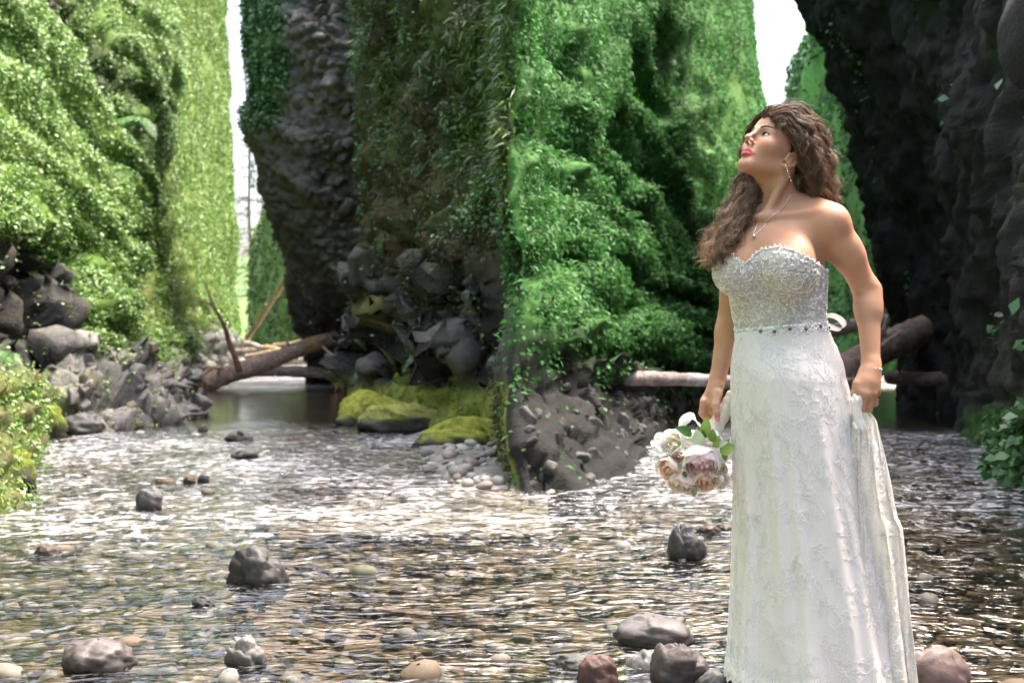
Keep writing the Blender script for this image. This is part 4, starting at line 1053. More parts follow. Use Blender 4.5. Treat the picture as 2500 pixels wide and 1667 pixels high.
# near arm (her left), far arm (her right)
elL = B(2118, 712, -0.045); wrL = B(2127, 893, -0.115)
elR = B(1785, 775, 0.150); wrR = B(1752, 925, 0.125)
def lerp(a, b, t): return np.asarray(a) * (1 - t) + np.asarray(b) * t
body += [
    cap(shL, lerp(shL, elL, 0.45), 0.048, 0.043, 0.03), cap(lerp(shL, elL, 0.4), elL, 0.043, 0.035, 0.03),
    cap(elL, lerp(elL, wrL, 0.25), 0.0345, 0.0345, 0.03), cap(lerp(elL, wrL, 0.22), wrL, 0.0345, 0.0245, 0.03),
    cap(shR, lerp(shR, elR, 0.45), 0.052, 0.046, 0.03), cap(lerp(shR, elR, 0.4), elR, 0.046, 0.037, 0.02),
    cap(elR, lerp(elR, wrR, 0.25), 0.0365, 0.037, 0.02), cap(lerp(elR, wrR, 0.22), wrR, 0.037, 0.0235, 0.02),
]
# left hand: a fist pinching a fold of the skirt
def chain(pts, radii, k=0.006, k0=0.012):
    out = []
    for i in range(len(pts) - 1): out.append(cap(pts[i], pts[i + 1], radii[i], radii[i + 1], k0 if i == 0 else k))
    return out
kn = [B(2098, 956, -0.150), B(2113, 962, -0.155), B(2128, 961, -0.145), B(2140, 953, -0.128)]
body += [cap(wrL, lerp(wrL, kn[1], 0.55), 0.0235, 0.022, 0.02)]
for i, k_ in enumerate(kn): body += [cap(lerp(wrL, k_, 0.25), k_, 0.016, 0.0135, 0.02)]
mid = [B(2092, 988, -0.142), B(2107, 998, -0.145), B(2122, 998, -0.137), B(2136, 985, -0.122)]
tip1 = [B(2098, 992, -0.105), B(2110, 1000, -0.105), B(2121, 998, -0.10), B(2132, 986, -0.09)]
tip2 = [B(2104, 970, -0.098), B(2112, 975, -0.098), B(2120, 974, -0.095), B(2130, 966, -0.088)]
for i in range(4): body += chain([kn[i], mid[i], tip1[i], tip2[i]], [0.0115, 0.0098, 0.009, 0.0078] if i < 3 else [0.0098, 0.0084, 0.0078, 0.0068], 0.005, 0.008)
thL = [B(2112, 915, -0.125), B(2093, 938, -0.142), B(2086, 962, -0.145), B(2092, 984, -0.135)]
body += chain(thL, [0.017, 0.0125, 0.0105, 0.008], 0.006, 0.018)
# right hand: fingers round the bouquet handle, thumb in front
hA = B(1793, 962, 0.105); hB = B(1728, 1072, 0.085)
hax = unit(hB - hA)
pmR = B(1737, 975, 0.110)
body += [cap(wrR, B(1742, 960, 0.115), 0.0225, 0.021, 0.018), cap(B(1752, 945, 0.105), B(1741, 985, 0.092), 0.017, 0.014, 0.016), cap(B(1742, 950, 0.12), B(1722, 985, 0.118), 0.019, 0.013, 0.016)]
thR = [B(1752, 962, 0.085), B(1747, 990, 0.062), B(1750, 1008, 0.052), B(1752, 1022, 0.055)]
body += chain(thR, [0.0135, 0.0112, 0.0098, 0.008], 0.006, 0.015)
fr_ = [[B(1718, 982, 0.10), B(1714, 1008, 0.105), B(1735, 1038, 0.135), B(1762, 1036, 0.135)],
       [B(1720, 978, 0.115), B(1722, 1003, 0.13), B(1748, 1026, 0.15), B(1772, 1022, 0.137)],
       [B(1725, 972, 0.125), B(1735, 997, 0.145), B(1760, 1012, 0.155), B(1779, 1008, 0.14)],
       [B(1732, 966, 0.13), B(1748, 988, 0.15), B(1768, 998, 0.155), B(1784, 994, 0.14)]]
for f_ in fr_: body += chain(f_, [0.0115, 0.0102, 0.0092, 0.0075], 0.005, 0.012)
# head
I3 = HD
LU = -0.0660
head = [ell(Hh(0, -0.018, 0.028), (0.074, 0.094, 0.084), I3, 0.02),
        ell(Hh(0, 0.030, -0.030), (0.0575, 0.058, 0.068), I3, 0.03),
        ell(Hh(0, 0.046, 0.040), (0.056, 0.046, 0.052), I3, 0.03),
        ell(Hh(0, 0.067, -0.068), (0.030, 0.022, 0.030), I3, 0.02),
        cap(Hh(-0.006, 0.0735, -0.1035), Hh(0.006, 0.0735, -0.1035), 0.0135, 0.0135, 0.02)]
for s in (-1, 1):
    head += [cap(Hh(s*0.014, 0.063, -0.101), Hh(s*0.047, -0.004, -0.060), 0.0115, 0.014, 0.026),
             ell(Hh(s*0.040, 0.056, -0.028), (0.025, 0.024, 0.022), I3, 0.025),
             cap(Hh(s*0.010, 0.0845, 0.013), Hh(s*0.044, 0.066, 0.014), 0.0085, 0.0075, 0.014),
             ell(Hh(s*0.031, 0.0945, -0.003), (0.0175, 0.0150, 0.0120), I3, 0.010, 's'),
             ]
head += [cap(Hh(0, 0.0865, 0.010), Hh(0, 0.1095, -0.028), 0.0066, 0.0068, 0.012),
         ell(Hh(0, 0.1095, -0.0325), (0.0078, 0.0080, 0.0070), I3, 0.008)]
for s in (-1, 1):
    head += [ell(Hh(s*0.0115, 0.0985, -0.0375), (0.0055, 0.0082, 0.0060), I3, 0.007),
             ell(Hh(s*0.0062, 0.1015, -0.0455), (0.0034, 0.0052, 0.0036), I3, 0.003, 's'),
             # lids
             ell(Hh(s*0.031, 0.0715, -0.003), (0.0150, 0.0150, 0.0145), I3, 0.004)]
    head += [ell(Hh(s*0.0315, 0.0870, -0.0030), (0.0145, 0.0150, 0.0062), I3, 0.0025, 's')]
    head += [cap(Hh(0, 0.0925, LU), Hh(s*0.0075, 0.0920, LU + 0.0015), 0.0054, 0.0054, 0.006), cap(Hh(s*0.0075, 0.0920, LU + 0.0015), Hh(s*0.0255, 0.0760, LU - 0.0050), 0.0054, 0.0024, 0.005),
             cap(Hh(0, 0.0910, LU - 0.0112), Hh(s*0.009, 0.0890, LU - 0.0108), 0.0068, 0.0064, 0.004), cap(Hh(s*0.009, 0.0890, LU - 0.0108), Hh(s*0.0255, 0.0760, LU - 0.0062), 0.0064, 0.0024, 0.004),
             cap(Hh(0, 0.1000, LU - 0.0050), Hh(s*0.012, 0.0985, LU - 0.0046), 0.0014, 0.0014, 0.002, 's'), cap(Hh(s*0.012, 0.0985, LU - 0.0046), Hh(s*0.0270, 0.0785, LU - 0.0056), 0.0014, 0.0010, 0.002, 's')]
    # ear: rim, lobe, inner bowl
    rim = [(0.070, 0.006, -0.022), (0.074, 0.004, -0.002), (0.078, -0.006, 0.008), (0.082, -0.019, 0.006), (0.083, -0.026, -0.008), (0.080, -0.022, -0.024), (0.075, -0.010, -0.036), (0.071, 0.000, -0.042)]
    rp = [Hh(s * a, b, c - 0.018) for a, b, c in rim]
    for i in range(len(rp) - 1): head.append(cap(rp[i], rp[i + 1], 0.0044, 0.0044, 0.004))
    head += [ell(Hh(s*0.073, -0.010, -0.032), (0.005, 0.015, 0.020), I3, 0.006), cap(Hh(s*0.073, -0.001, -0.056), Hh(s*0.073, -0.004, -0.060), 0.0065, 0.006, 0.006),
             cap(Hh(s*0.079, -0.013, -0.024), Hh(s*0.077, -0.008, -0.040), 0.0032, 0.0032, 0.003)]
body = head[:9] + body + head[9:]
allp = body
lo = np.min([p[2] for p in allp], axis=0) - 0.02; hi = np.max([p[3] for p in allp], axis=0) + 0.02
BV, BF = surface(lambda P: field(allp, P), lo, hi, 0.0027)
bx_, by_ = pix(BV)          # leave out what lies well inside the dress
hid = (by_ > 720) & (bx_ > 1812) & (bx_ < 2045) & (np.abs(field(torso, BV)) < 0.002)
BF = BF[~hid[BF].all(1)]
def loc_head(V): return (V - hc) @ HD.T
q = loc_head(BV)
skin = np.tile((0.44, 0.245, 0.158), (len(BV), 1))
skin = skin * (1 + 0.07 * fbm(BV * 25, 3))[:, None]
skin = mix3(skin, (0.46, 0.19, 0.115), smooth(0.0, 0.5, fbm(BV * 9 + 3, 3)) * 0.45)
skin = mix3(skin, (0.28, 0.13, 0.075), smooth(0.42, 0.62, fbm(BV * 140, 2)) * 0.35)
ax_ = np.abs(q[:, 0])
cheek = np.exp(-((ax_ - 0.045) / 0.018) ** 2 - ((q[:, 2] + 0.032) / 0.018) ** 2) * (q[:, 1] > 0.03)
skin = mix3(skin, (0.52, 0.22, 0.16), 0.35 * cheek)
fl_ = np.full(len(BV), 1.0)
for s in (-1, 1):
    for g in (cap(Hh(0, 0.0925, LU), Hh(s*0.0075, 0.0920, LU + 0.0015), 0.0054, 0.0054), cap(Hh(s*0.0075, 0.0920, LU + 0.0015), Hh(s*0.0255, 0.0760, LU - 0.0050), 0.0054, 0.0024),
              cap(Hh(0, 0.0910, LU - 0.0112), Hh(s*0.009, 0.0890, LU - 0.0108), 0.0068, 0.0064), cap(Hh(s*0.009, 0.0890, LU - 0.0108), Hh(s*0.0255, 0.0760, LU - 0.0062), 0.0064, 0.0024)):
        fl_ = np.minimum(fl_, sd_cap(BV, *g[1]))
lipm = (1 - smooth(0.0008, 0.0026, fl_)) * (q[:, 1] > 0.07)
skin = mix3(skin, (0.47, 0.06, 0.085), lipm)
lidm = np.exp(-((ax_ - 0.031) / 0.014) ** 2 - ((q[:, 2] - 0.004) / 0.006) ** 2) * (q[:, 1] > 0.07)
skin = mix3(skin, (0.20, 0.11, 0.085), 0.5 * lidm)
m, nt, out = new_mat('skin'); Lk = nt.links.new
at_ = node(nt, 'ShaderNodeVertexColor', layer_name='Col'); bs = node(nt, 'ShaderNodeBsdfPrincipled')
Lk(at_.outputs[0], bs.inputs['Base Color']); bs.inputs['Roughness'].default_value = 0.5; bs.inputs['Specular IOR Level'].default_value = 0.3
bs.inputs['Subsurface Weight'].default_value = 0.12; bs.inputs['Subsurface Radius'].default_value = (1, 0.35, 0.18); bs.inputs['Subsurface Scale'].default_value = 0.006
nz = node(nt, 'ShaderNodeTexNoise'); nz.inputs['Scale'].default_value = 260; tcs = node(nt, 'ShaderNodeTexCoord'); Lk(tcs.outputs['Object'], nz.inputs['Vector'])
bpn = node(nt, 'ShaderNodeBump'); bpn.inputs['Strength'].default_value = 0.12; bpn.inputs['Distance'].default_value = 0.002; Lk(nz.outputs['Fac'], bpn.inputs['Height']); Lk(bpn.outputs[0], bs.inputs['Normal'])
Lk(bs.outputs[0], out.inputs[0]); M_SKIN = m

def plain(name, col, rough=0.5, spec=0.5, metallic=0.0, transl=0.0, alpha=1.0, sheen=0.0):
    m, nt, out = new_mat(name); bs = node(nt, 'ShaderNodeBsdfPrincipled')
    ns = node(nt, 'ShaderNodeTexNoise'); ns.inputs['Scale'].default_value = 120; tc = node(nt, 'ShaderNodeTexCoord'); nt.links.new(tc.outputs['Object'], ns.inputs['Vector'])
    mr = node(nt, 'ShaderNodeMapRange'); mr.inputs['To Min'].default_value = 0.9; mr.inputs['To Max'].default_value = 1.1; nt.links.new(ns.outputs['Fac'], mr.inputs['Value'])
    vm = node(nt, 'ShaderNodeVectorMath', operation='MULTIPLY'); vm.inputs[0].default_value = col; nt.links.new(mr.outputs[0], vm.inputs[1]); nt.links.new(vm.outputs[0], bs.inputs['Base Color'])
    bs.inputs['Roughness'].default_value = rough; bs.inputs['Specular IOR Level'].default_value = spec; bs.inputs['Metallic'].default_value = metallic; bs.inputs['Alpha'].default_value = alpha
    if transl:
        tr = node(nt, 'ShaderNodeBsdfTranslucent'); nt.links.new(vm.outputs[0], tr.inputs[0]); mx = node(nt, 'ShaderNodeMixShader'); mx.inputs[0].default_value = transl
        nt.links.new(bs.outputs[0], mx.inputs[1]); nt.links.new(tr.outputs[0], mx.inputs[2]); nt.links.new(mx.outputs[0], out.inputs[0])
    else: nt.links.new(bs.outputs[0], out.inputs[0])
    if alpha < 1:
        src = out.inputs[0].links[0].from_socket; bs.inputs['Alpha'].default_value = 1.0
        tp = node(nt, 'ShaderNodeBsdfTransparent'); m2 = node(nt, 'ShaderNodeMixShader'); m2.inputs[0].default_value = alpha
        nt.links.new(tp.outputs[0], m2.inputs[1]); nt.links.new(src, m2.inputs[2]); nt.links.new(m2.outputs[0], out.inputs[0])
    return m
person = empty('person', (float(hc[0]) + 0.03, Y0, 0.08), 'woman in a white strapless lace dress looking up, holding a bouquet and her skirt', 'person')
PO = np.array(person.location)
def pobj(name, V, F, mat, cols=None, parent=person, smooth_shade=True, kind=None, label=None):
    o = obj(name, mesh_from(name, np.asarray(V) - PO, F, cols, smooth_shade), mat, parent, label=label, kind=kind)
    return o
body_o = pobj('body', BV, BF, M_SKIN, skin)
M_EYEW = plain('eye_white', (0.72, 0.70, 0.68), 0.15); M_IRIS = plain('iris', (0.018, 0.022, 0.026), 0.2, 0.3); M_LASH = plain('lash', (0.012, 0.009, 0.008), 0.6); M_BROW = plain('eyebrow', (0.07, 0.038, 0.022), 0.7)
def uv_sphere(c, r, nu=14, nv=10, M=None, sc=(1, 1, 1)):
    u = np.arange(nu) * 2 * PI / nu; v = np.linspace(0.02, PI - 0.02, nv)
    S = np.stack([np.cos(u)[:, None] * np.sin(v), np.sin(u)[:, None] * np.sin(v), np.ones((nu, 1)) * np.cos(v)], -1).reshape(-1, 3) * np.asarray(sc) * r
    if M is not None: S = S @ M
    return S + c, grid_faces(nu, nv, True), np.tile((0.5, 0.5, 0.5), (nu * nv, 1))
for s in (-1, 1):
    ec = Hh(s*0.031, 0.0722, -0.003)
    gz = unit(HD[1] + 0.12 * HD[2] - 0.10 * HD[0])
    e = pobj('eye', *uv_sphere(ec, 0.0124, 16, 12)[:2], M_EYEW, parent=body_o)
    V_, F_, _ = uv_sphere(ec + gz * 0.0058, 0.0077, 14, 9)
    pobj('iris', V_, F_, M_IRIS, parent=body_o)
    a_ = np.linspace(-1, 1, 9)
    pts = np.array([Hh(s*(0.031 + 0.0135 * t), 0.0850 - 0.0035 * t * t - 0.002 * (t > 0) * t, -0.003 + 0.0062 * (1 - t * t) + 0.0006) for t in a_])
    pobj('eyelash', *tube(pts, 0.0013 + 0.0005 * (1 - np.abs(a_)), 6)[:2], M_LASH, parent=body_o)
    pts = np.array([Hh(s*(0.031 + 0.0125 * t), 0.0835 - 0.0035 * t * t, -0.003 - 0.0062 * (1 - t * t)) for t in a_])
    pobj('eyelash', *tube(pts, 0.0005, 6)[:2], M_LASH, parent=body_o)
    b_ = np.linspace(0, 1, 10)
    pts = np.array([Hh(s*(0.012 + 0.036 * t), 0.0915 - 0.0215 * t ** 1.7, 0.0165 + 0.0075 * math.sin(min(1, t * 1.25) * 2.2) - 0.001) for t in b_])
    for _ in range(6):
        g_ = unit(np.stack([field(allp, pts + e) - field(allp, pts - e) for e in np.eye(3) * 0.003], -1)); pts = pts - g_ * (field(allp, pts) - 0.0006)[:, None]
    pobj('eyebrow', *tube(pts, 0.0030 * (1 - 0.65 * b_) , 6)[:2], M_BROW, parent=body_o)
# nails
M_NAIL = plain('pink_nail', (0.78, 0.20, 0.28), 0.15, 0.7)
def nail(p, d, nrm, s=0.0058):
    d = unit(np.asarray(d)); nrm = unit(np.asarray(nrm) - d * np.dot(nrm, d)); w = np.cross(d, nrm)
    V_, F_, _ = uv_sphere(np.zeros(3), 1.0, 10, 8); V_ = V_ * (s, s * 1.45, s * 0.35)
    return V_ @ np.stack([w, d, nrm]) + p, F_
pobj('fingernail', *nail(thR[3] + np.array([0, -0.0075, -0.001]), thR[3] - thR[2] + np.array([0, 0, -0.002]), (0.0, -1, 0.15), 0.0064), M_NAIL, parent=body_o)
for f_ in fr_[:3]: pobj('fingernail', *nail(f_[3] + np.array([0.004, -0.004, 0.0]), f_[3] - f_[2], (0.5, -0.8, -0.1), 0.0050), M_NAIL, parent=body_o)
# ------------------------------------------------------------------ dress
def lace_mat(name, base, thread, scale, bump):
    m, nt, out = new_mat(name); Lk = nt.links.new
    tc = node(nt, 'ShaderNodeTexCoord'); bs = node(nt, 'ShaderNodeBsdfPrincipled')
    n1 = node(nt, 'ShaderNodeTexNoise'); n1.inputs['Scale'].default_value = scale; n1.inputs['Detail'].default_value = 3; n1.inputs['Distortion'].default_value = 1.2; Lk(tc.outputs['Object'], n1.inputs['Vector'])
    sub = node(nt, 'ShaderNodeMath', operation='SUBTRACT'); sub.inputs[1].default_value = 0.5; Lk(n1.outputs['Fac'], sub.inputs[0])
    ab = node(nt, 'ShaderNodeMath', operation='ABSOLUTE'); Lk(sub.outputs[0], ab.inputs[0])
    mr = node(nt, 'ShaderNodeMapRange'); mr.inputs['From Min'].default_value = 0.0; mr.inputs['From Max'].default_value = 0.07; mr.inputs['To Min'].default_value = 1; mr.inputs['To Max'].default_value = 0; Lk(ab.outputs[0], mr.inputs['Value'])
    mx = node(nt, 'ShaderNodeMix', data_type='RGBA'); mx.inputs['A'].default_value = (*base, 1); mx.inputs['B'].default_value = (*thread, 1); Lk(mr.outputs[0], mx.inputs['Factor'])
    Lk(mx.outputs['Result'], bs.inputs['Base Color']); bs.inputs['Roughness'].default_value = 0.65; bs.inputs['Specular IOR Level'].default_value = 0.3; bs.inputs['Sheen Weight'].default_value = 0.15
    bp = node(nt, 'ShaderNodeBump'); bp.inputs['Strength'].default_value = bump; bp.inputs['Distance'].default_value = 0.004; Lk(mr.outputs[0], bp.inputs['Height']); Lk(bp.outputs[0], bs.inputs['Normal'])
    Lk(bs.outputs[0], out.inputs[0]); return m
M_BODICE = lace_mat('bodice_lace', (0.60, 0.58, 0.565), (0.80, 0.79, 0.78), 75, 1.0)
M_SKIRT = lace_mat('skirt_fabric', (0.63, 0.615, 0.61), (0.72, 0.705, 0.70), 240, 0.35)
M_THREAD = plain('lace_thread', (0.88, 0.87, 0.86), 0.55, 0.35)
M_TULLE = plain('ivory_tulle', (0.74, 0.73, 0.70), 0.7, 0.2, transl=0.35, alpha=0.88)
M_SATIN = plain('white_satin', (0.84, 0.83, 0.82), 0.35, 0.5)
M_CRYSTAL = plain('crystal', (0.80, 0.80, 0.82), 0.08, 1.0, metallic=0.75)
M_GEM = plain('dark_gem', (0.10, 0.10, 0.12), 0.05, 1.0, metallic=0.5)
M_SILVER = plain('silver', (0.75, 0.73, 0.70), 0.2, 0.5, metallic=1.0)

top_tab = [(1700,640),(1738,638),(1757,611),(1785,618),(1806,632),(1819,641),(1832,628),(1855,608),(1900,599),(1945,610),(1985,634),(2018,658),(2100,690)]
def belt_mid(px): return np.interp(px, [1780, 1905, 2030], [816, 806, 796])
fnb = lambda P: field(torso, P) - 0.007
zlo, zhi = B(1900, 860)[2], B(1900, 590)[2]
lo = np.min([p[2] for p in torso[:7]], axis=0) - 0.03; hi = np.max([p[3] for p in torso[:7]], axis=0) + 0.03
lo[2] = zlo; hi[2] = zhi + 0.05
DV, DF = surface(fnb, lo, hi, 0.0032)
bodx, body_y = pix(DV)
fn_ = (DV - B(1896, 660)) @ T[1]
top = np.interp(bodx, *np.array(top_tab, float).T)
top = np.where(fn_ < -0.03, 668, top) + 3.0 * np.sin(bodx * 0.55)
keepv = (body_y > top) & (body_y < belt_mid(bodx) + 14)
DF = DF[keepv[DF].all(1)]
used = np.unique(DF); rem = np.full(len(DV), -1); rem[used] = np.arange(len(used)); DV = DV[used]; DF = rem[DF]
gN = np.stack([fnb(DV + e) - fnb(DV - e) for e in (np.eye(3) * 0.004)], -1); gN = unit(gN)
rel = fbm(DV * np.array([70, 70, 70]), 2, ridged=True)
wr_ = fbm(np.stack([DV[:, 0] * 6, DV[:, 1] * 6, DV[:, 2] * 42 + 6 * DV[:, 0]], -1), 3) * smooth(690, 730, pix(DV)[1])
DV = DV + gN * (0.0026 * rel + 0.0035 * wr_)[:, None]
dress = pobj('dress_bodice', DV, DF, M_BODICE)

# threads: little curling stems laid on a surface, with beads at their ends
def lace_motifs(surf, uv_list, n_str, length, rad, seed, beads=True, step=5):
    r = np.random.default_rng(seed); parts = []; bead = []
    for (u0, v0, ang, sc) in uv_list:
        for k in range(n_str):
            a = ang + r.normal() * 0.9; u, v = u0 + r.normal() * 0.009 * sc, v0 + r.normal() * 0.016 * sc
            L = length * sc * (0.5 + r.random()); cur = r.normal() * 40
            pts = []
            for i in range(step):
                pts.append((u, v)); a += cur * L / step + r.normal() * 0.5
                u += math.cos(a) * L / step; v += math.sin(a) * L / step
            P3 = surf(np.array(pts))
            if P3 is None: continue
            t = tube(P3, rad * (0.7 + 0.6 * r.random()), 3, cap=False); parts.append(t)
            if beads and r.random() < 0.5: bead.append(P3[-1])
    for p_ in bead:
        parts.append(uv_sphere(p_, rad * 1.7, 6, 5))
    return quads_join(parts)

# skirt: lofted sections, left and right outlines from the waist to the hem
sk_l = [(812,1799),(850,1793),(900,1788),(1000,1789),(1100,1794),(1200,1797),(1300,1797),(1400,1795),(1500,1790),(1600,1784),(1662,1777)]
sk_r = [(795,2012),(850,2042),(900,2056),(960,2071),(1050,2088),(1200,2112),(1300,2130),(1400,2150),(1500,2168),(1600,2185),(1690,2200)]
def skirt_pt(phi, t, off=0.0):
    """phi: angle (0 = image right, pi/2 = towards the camera), t: 0 waist .. 1 hem"""
    phi = np.asarray(phi); t = np.asarray(t)
    yl = 812 + t * 850; yr = 795 + t * 895
    xl = np.interp(yl, *np.array(sk_l, float).T); xr = np.interp(yr, *np.array(sk_r, float).T)
    c = 0.5 * (xl + xr); hw = 0.5 * (xr - xl)
    side = np.cos(phi)
    fold = smooth(0.08, 0.6, t) * (0.010 * np.sin(phi * 9 + 2.1 * t + 0.6) + 0.008 * np.sin(phi * 15 - 1.5 * t) + 0.006 * np.sin(phi * 23 + 3 * t)) * (0.35 + 0.65 * np.abs(side) ** 1.2) + 0.012 * smooth(0.75, 1, t) * np.sin(phi * 7 + 1)
    k = Y0 / FPX
    rx = hw * k + fold * 0.35 + off; ry = 0.098 + 0.10 * t ** 0.8 + 0.055 * smooth(0, 0.15, t) + fold + off
    yy = 0.5 * (yl + yr) + 0.5 * (yr - yl) * side
    yy = yy + 6 * smooth(0.97, 1.0, t) * np.sin(phi * 26)
    x = (c - 1250) * k + rx * side * (1 - 0.05 * np.sin(phi)); y = Y0 - ry * np.sin(phi)
    z = CAM_H - (yy - 833.5) * k
    z = z + (np.sin(phi) * 0.005)
    return np.stack([x, y, z], -1)
nphi, nt_ = 220, 150
ph, tt = np.meshgrid(np.arange(nphi) * 2 * PI / nphi, np.linspace(-0.02, 1, nt_), indexing='ij')
def push_out(SV, m):
    m = np.where(m)[0]; d = fnb(SV[m]); c_ = np.array([B(1910, 850)[0], Y0, 0.0])
    rad = unit((SV[m] - c_) * (1, 1, 0)); SV[m] += rad * np.maximum(0.0035 - d, 0)[:, None] * 1.15
    return SV
SV = skirt_pt(ph, tt).reshape(-1, 3)
for _ in range(4): SV = push_out(SV, tt.ravel() < 0.3)
skirt = pobj('dress_skirt', SV, grid_faces(nphi, nt_, True), M_SKIRT)
def skirt_surf(uv):
    u = uv[:, 0]; v = uv[:, 1]
    t = v / 1.05; 
    if (t < 0.01).any() or (t > 0.995).any(): return None
    Q_ = skirt_pt(u / 0.24, t, 0.0012)
    if t.min() < 0.3:
        for _ in range(2): Q_ = push_out(Q_, np.ones(len(Q_), bool))
    return Q_
r5 = np.random.default_rng(55)
uvl = []
for row in range(16):
    for c_ in range(13):
        v = 0.03 + row * 0.066 + (c_ % 2) * 0.033 + r5.normal() * 0.012
        u = (-0.25 + (c_ + 0.5 * (row % 2)) / 12.5 * (PI + 0.5)) * 0.24 + r5.normal() * 0.008
        if r5.random() < 0.86: uvl.append((u, v, PI / 2 * (1 if r5.random() < 0.7 else -1) + r5.normal() * 0.5, 0.75 + 0.5 * r5.random()))
V_, F_, C_ = lace_motifs(skirt_surf, uvl, 19, 0.050, 0.00062, 3)
hemuv = [((-0.2 + i / 60 * (PI + 0.4)) * 0.24, 1.0 + 0.03 * r5.random(), r5.random() * 6, 0.6) for i in range(61)]
V2, F2, C2 = lace_motifs(skirt_surf, hemuv, 22, 0.045, 0.0009, 4)
V_, F_, C_ = quads_join([(V_, F_, C_), (V2, F2, C2)])
pobj('lace_applique', V_, F_, M_THREAD, parent=skirt, kind='stuff')
# bodice applique: project random points of the bodice
dpx, dpy = pix(DV); fr_v = np.where((DV[:, 1] < Y0 + 0.08) & (dpy > np.interp(dpx, *np.array(top_tab, float).T) + 13))[0]
pk = r5.choice(fr_v, 1300, replace=False); parts = []
for k in pk:
    p0 = DV[k]; n0 = gN[k]; t1 = unit(np.cross(n0, (0.2, 0.1, 1.0))); t2 = np.cross(n0, t1)
    a = r5.random() * 6.3; L = 0.011 + 0.010 * r5.random(); cur = r5.normal() * 1.6
    s_ = np.linspace(0, 1, 6); an = a + cur * s_
    cx_ = np.cumsum(np.cos(an)) * L / 6; cy_ = np.cumsum(np.sin(an)) * L / 6
    P3 = p0 + cx_[:, None] * t1 + cy_[:, None] * t2
    P3 = P3 - gN[k] * (fnb(P3))[:, None] + n0 * 0.0026
    w = 0.0013 * np.sin(PI * (0.12 + 0.8 * s_))
    parts.append(tube(P3, w, 4, cap=False))
V_, F_, C_ = quads_join(parts)
pobj('lace_applique', V_, F_, M_THREAD, parent=dress, kind='stuff')
# scalloped lace edge along the neckline
edge_pts = []
ordv = np.where((np.abs(pix(DV)[1] - np.interp(pix(DV)[0], *np.array(top_tab, float).T)) < 5) & (((DV - B(1896, 660)) @ T[1]) > -0.03))[0]
parts = []
for k in ordv[::2]:
    parts.append(uv_sphere(DV[k] + gN[k] * 0.001, 0.0017 + 0.0008 * r5.random(), 6, 5))
V_, F_, C_ = quads_join(parts); pobj('lace_edging', V_, F_, M_THREAD, parent=dress, kind='stuff')
# belt
na_ = 96; a_ = np.arange(na_) * 2 * PI / na_
def belt_pt(phi, w):
    # wraps the torso: march outward from the axis to the bodice surface
    phi = np.atleast_1d(phi)
    xc = B(1905, 806)[0]; px_ = 1905 + 108 * np.cos(phi)
    z = CAM_H - (belt_mid(px_) - 833.5) * Y0 / FPX + w
    d = np.stack([np.cos(phi), -np.sin(phi), np.zeros_like(phi)], -1); o = np.stack([np.full_like(phi, xc), np.full_like(phi, Y0 + 0.005), z], -1)
    r0 = np.full(len(phi), 0.06); r1 = np.full(len(phi), 0.22)
    for _ in range(16):
        rm = 0.5 * (r0 + r1); f = fnb(o + d * rm[:, None]); r0 = np.where(f < 0, rm, r0); r1 = np.where(f < 0, r1, rm)
    return o + d * (r0 + 0.003)[:, None], d
rows = [belt_pt(a_, w)[0] for w in (-0.0155, -0.012, 0.0, 0.012, 0.0155)]
BW = np.stack(rows, 1); 
belt_o = pobj('belt', BW.reshape(-1, 3), grid_faces(na_, 5, True), M_SATIN)
cry, gem = [], []
for i in range(520):
    phi = r5.uniform(-0.35, PI + 0.35); w = r5.uniform(-0.015, 0.015) + 0.004 * (r5.random() < 0.2)
    p_, d_ = belt_pt(phi, w); rr_ = 0.0016 + 0.0014 * r5.random()
    cry.append(uv_sphere(p_[0] + d_[0] * 0.0015, rr_, 6, 4))
for i in range(9):
    p_, d_ = belt_pt(0.1 + i * (PI - 0.2) / 8, 0.002 * (-1) ** i); gem.append(uv_sphere(p_[0] + d_[0] * 0.003, 0.0046, 8, 6))
    for j in range(7):
        p2, d2_ = belt_pt(0.1 + i * (PI - 0.2) / 8 + 0.0075 / 0.12 * math.cos(j * 0.9), 0.002 * (-1) ** i + 0.0075 * math.sin(j * 0.9)); cry.append(uv_sphere(p2[0] + d2_[0] * 0.003, 0.0028, 6, 5))
pobj('crystal', *quads_join(cry)[:2], M_CRYSTAL, parent=belt_o, smooth_shade=False, kind='stuff')
for g in gem: pobj('gem', g[0], g[1], M_GEM, parent=belt_o, smooth_shade=False)
# ribbon loop of the sash, at the back
def ribbon(pts, width, wdir, n=40):
    P_ = catmull(np.array(pts), [8] * (len(pts) - 1)); T_ = unit(np.gradient(P_, axis=0)); wd = unit(np.asarray(wdir, float) - T_ * (T_ @ np.asarray(wdir, float))[:, None])
    nn = np.cross(T_, wd)
    rows = [P_ + wd * (s * width / 2) + nn * o_ for s, o_ in ((-1, 0), (1, 0), (1, 0.0012), (-1, 0.0012))]
    G_ = np.stack(rows, 0)
    return G_.reshape(-1, 3), grid_faces(4, len(P_), True)
pobj('sash_ribbon', *ribbon([B(2008, 772, 0.04), B(2030, 770, 0.06), B(2050, 778, 0.07), B(2060, 793, 0.075), B(2052, 804, 0.075), B(2035, 801, 0.065), B(2008, 788, 0.05)], 0.020, (0.35, -0.75, 0.55)), M_SATIN)
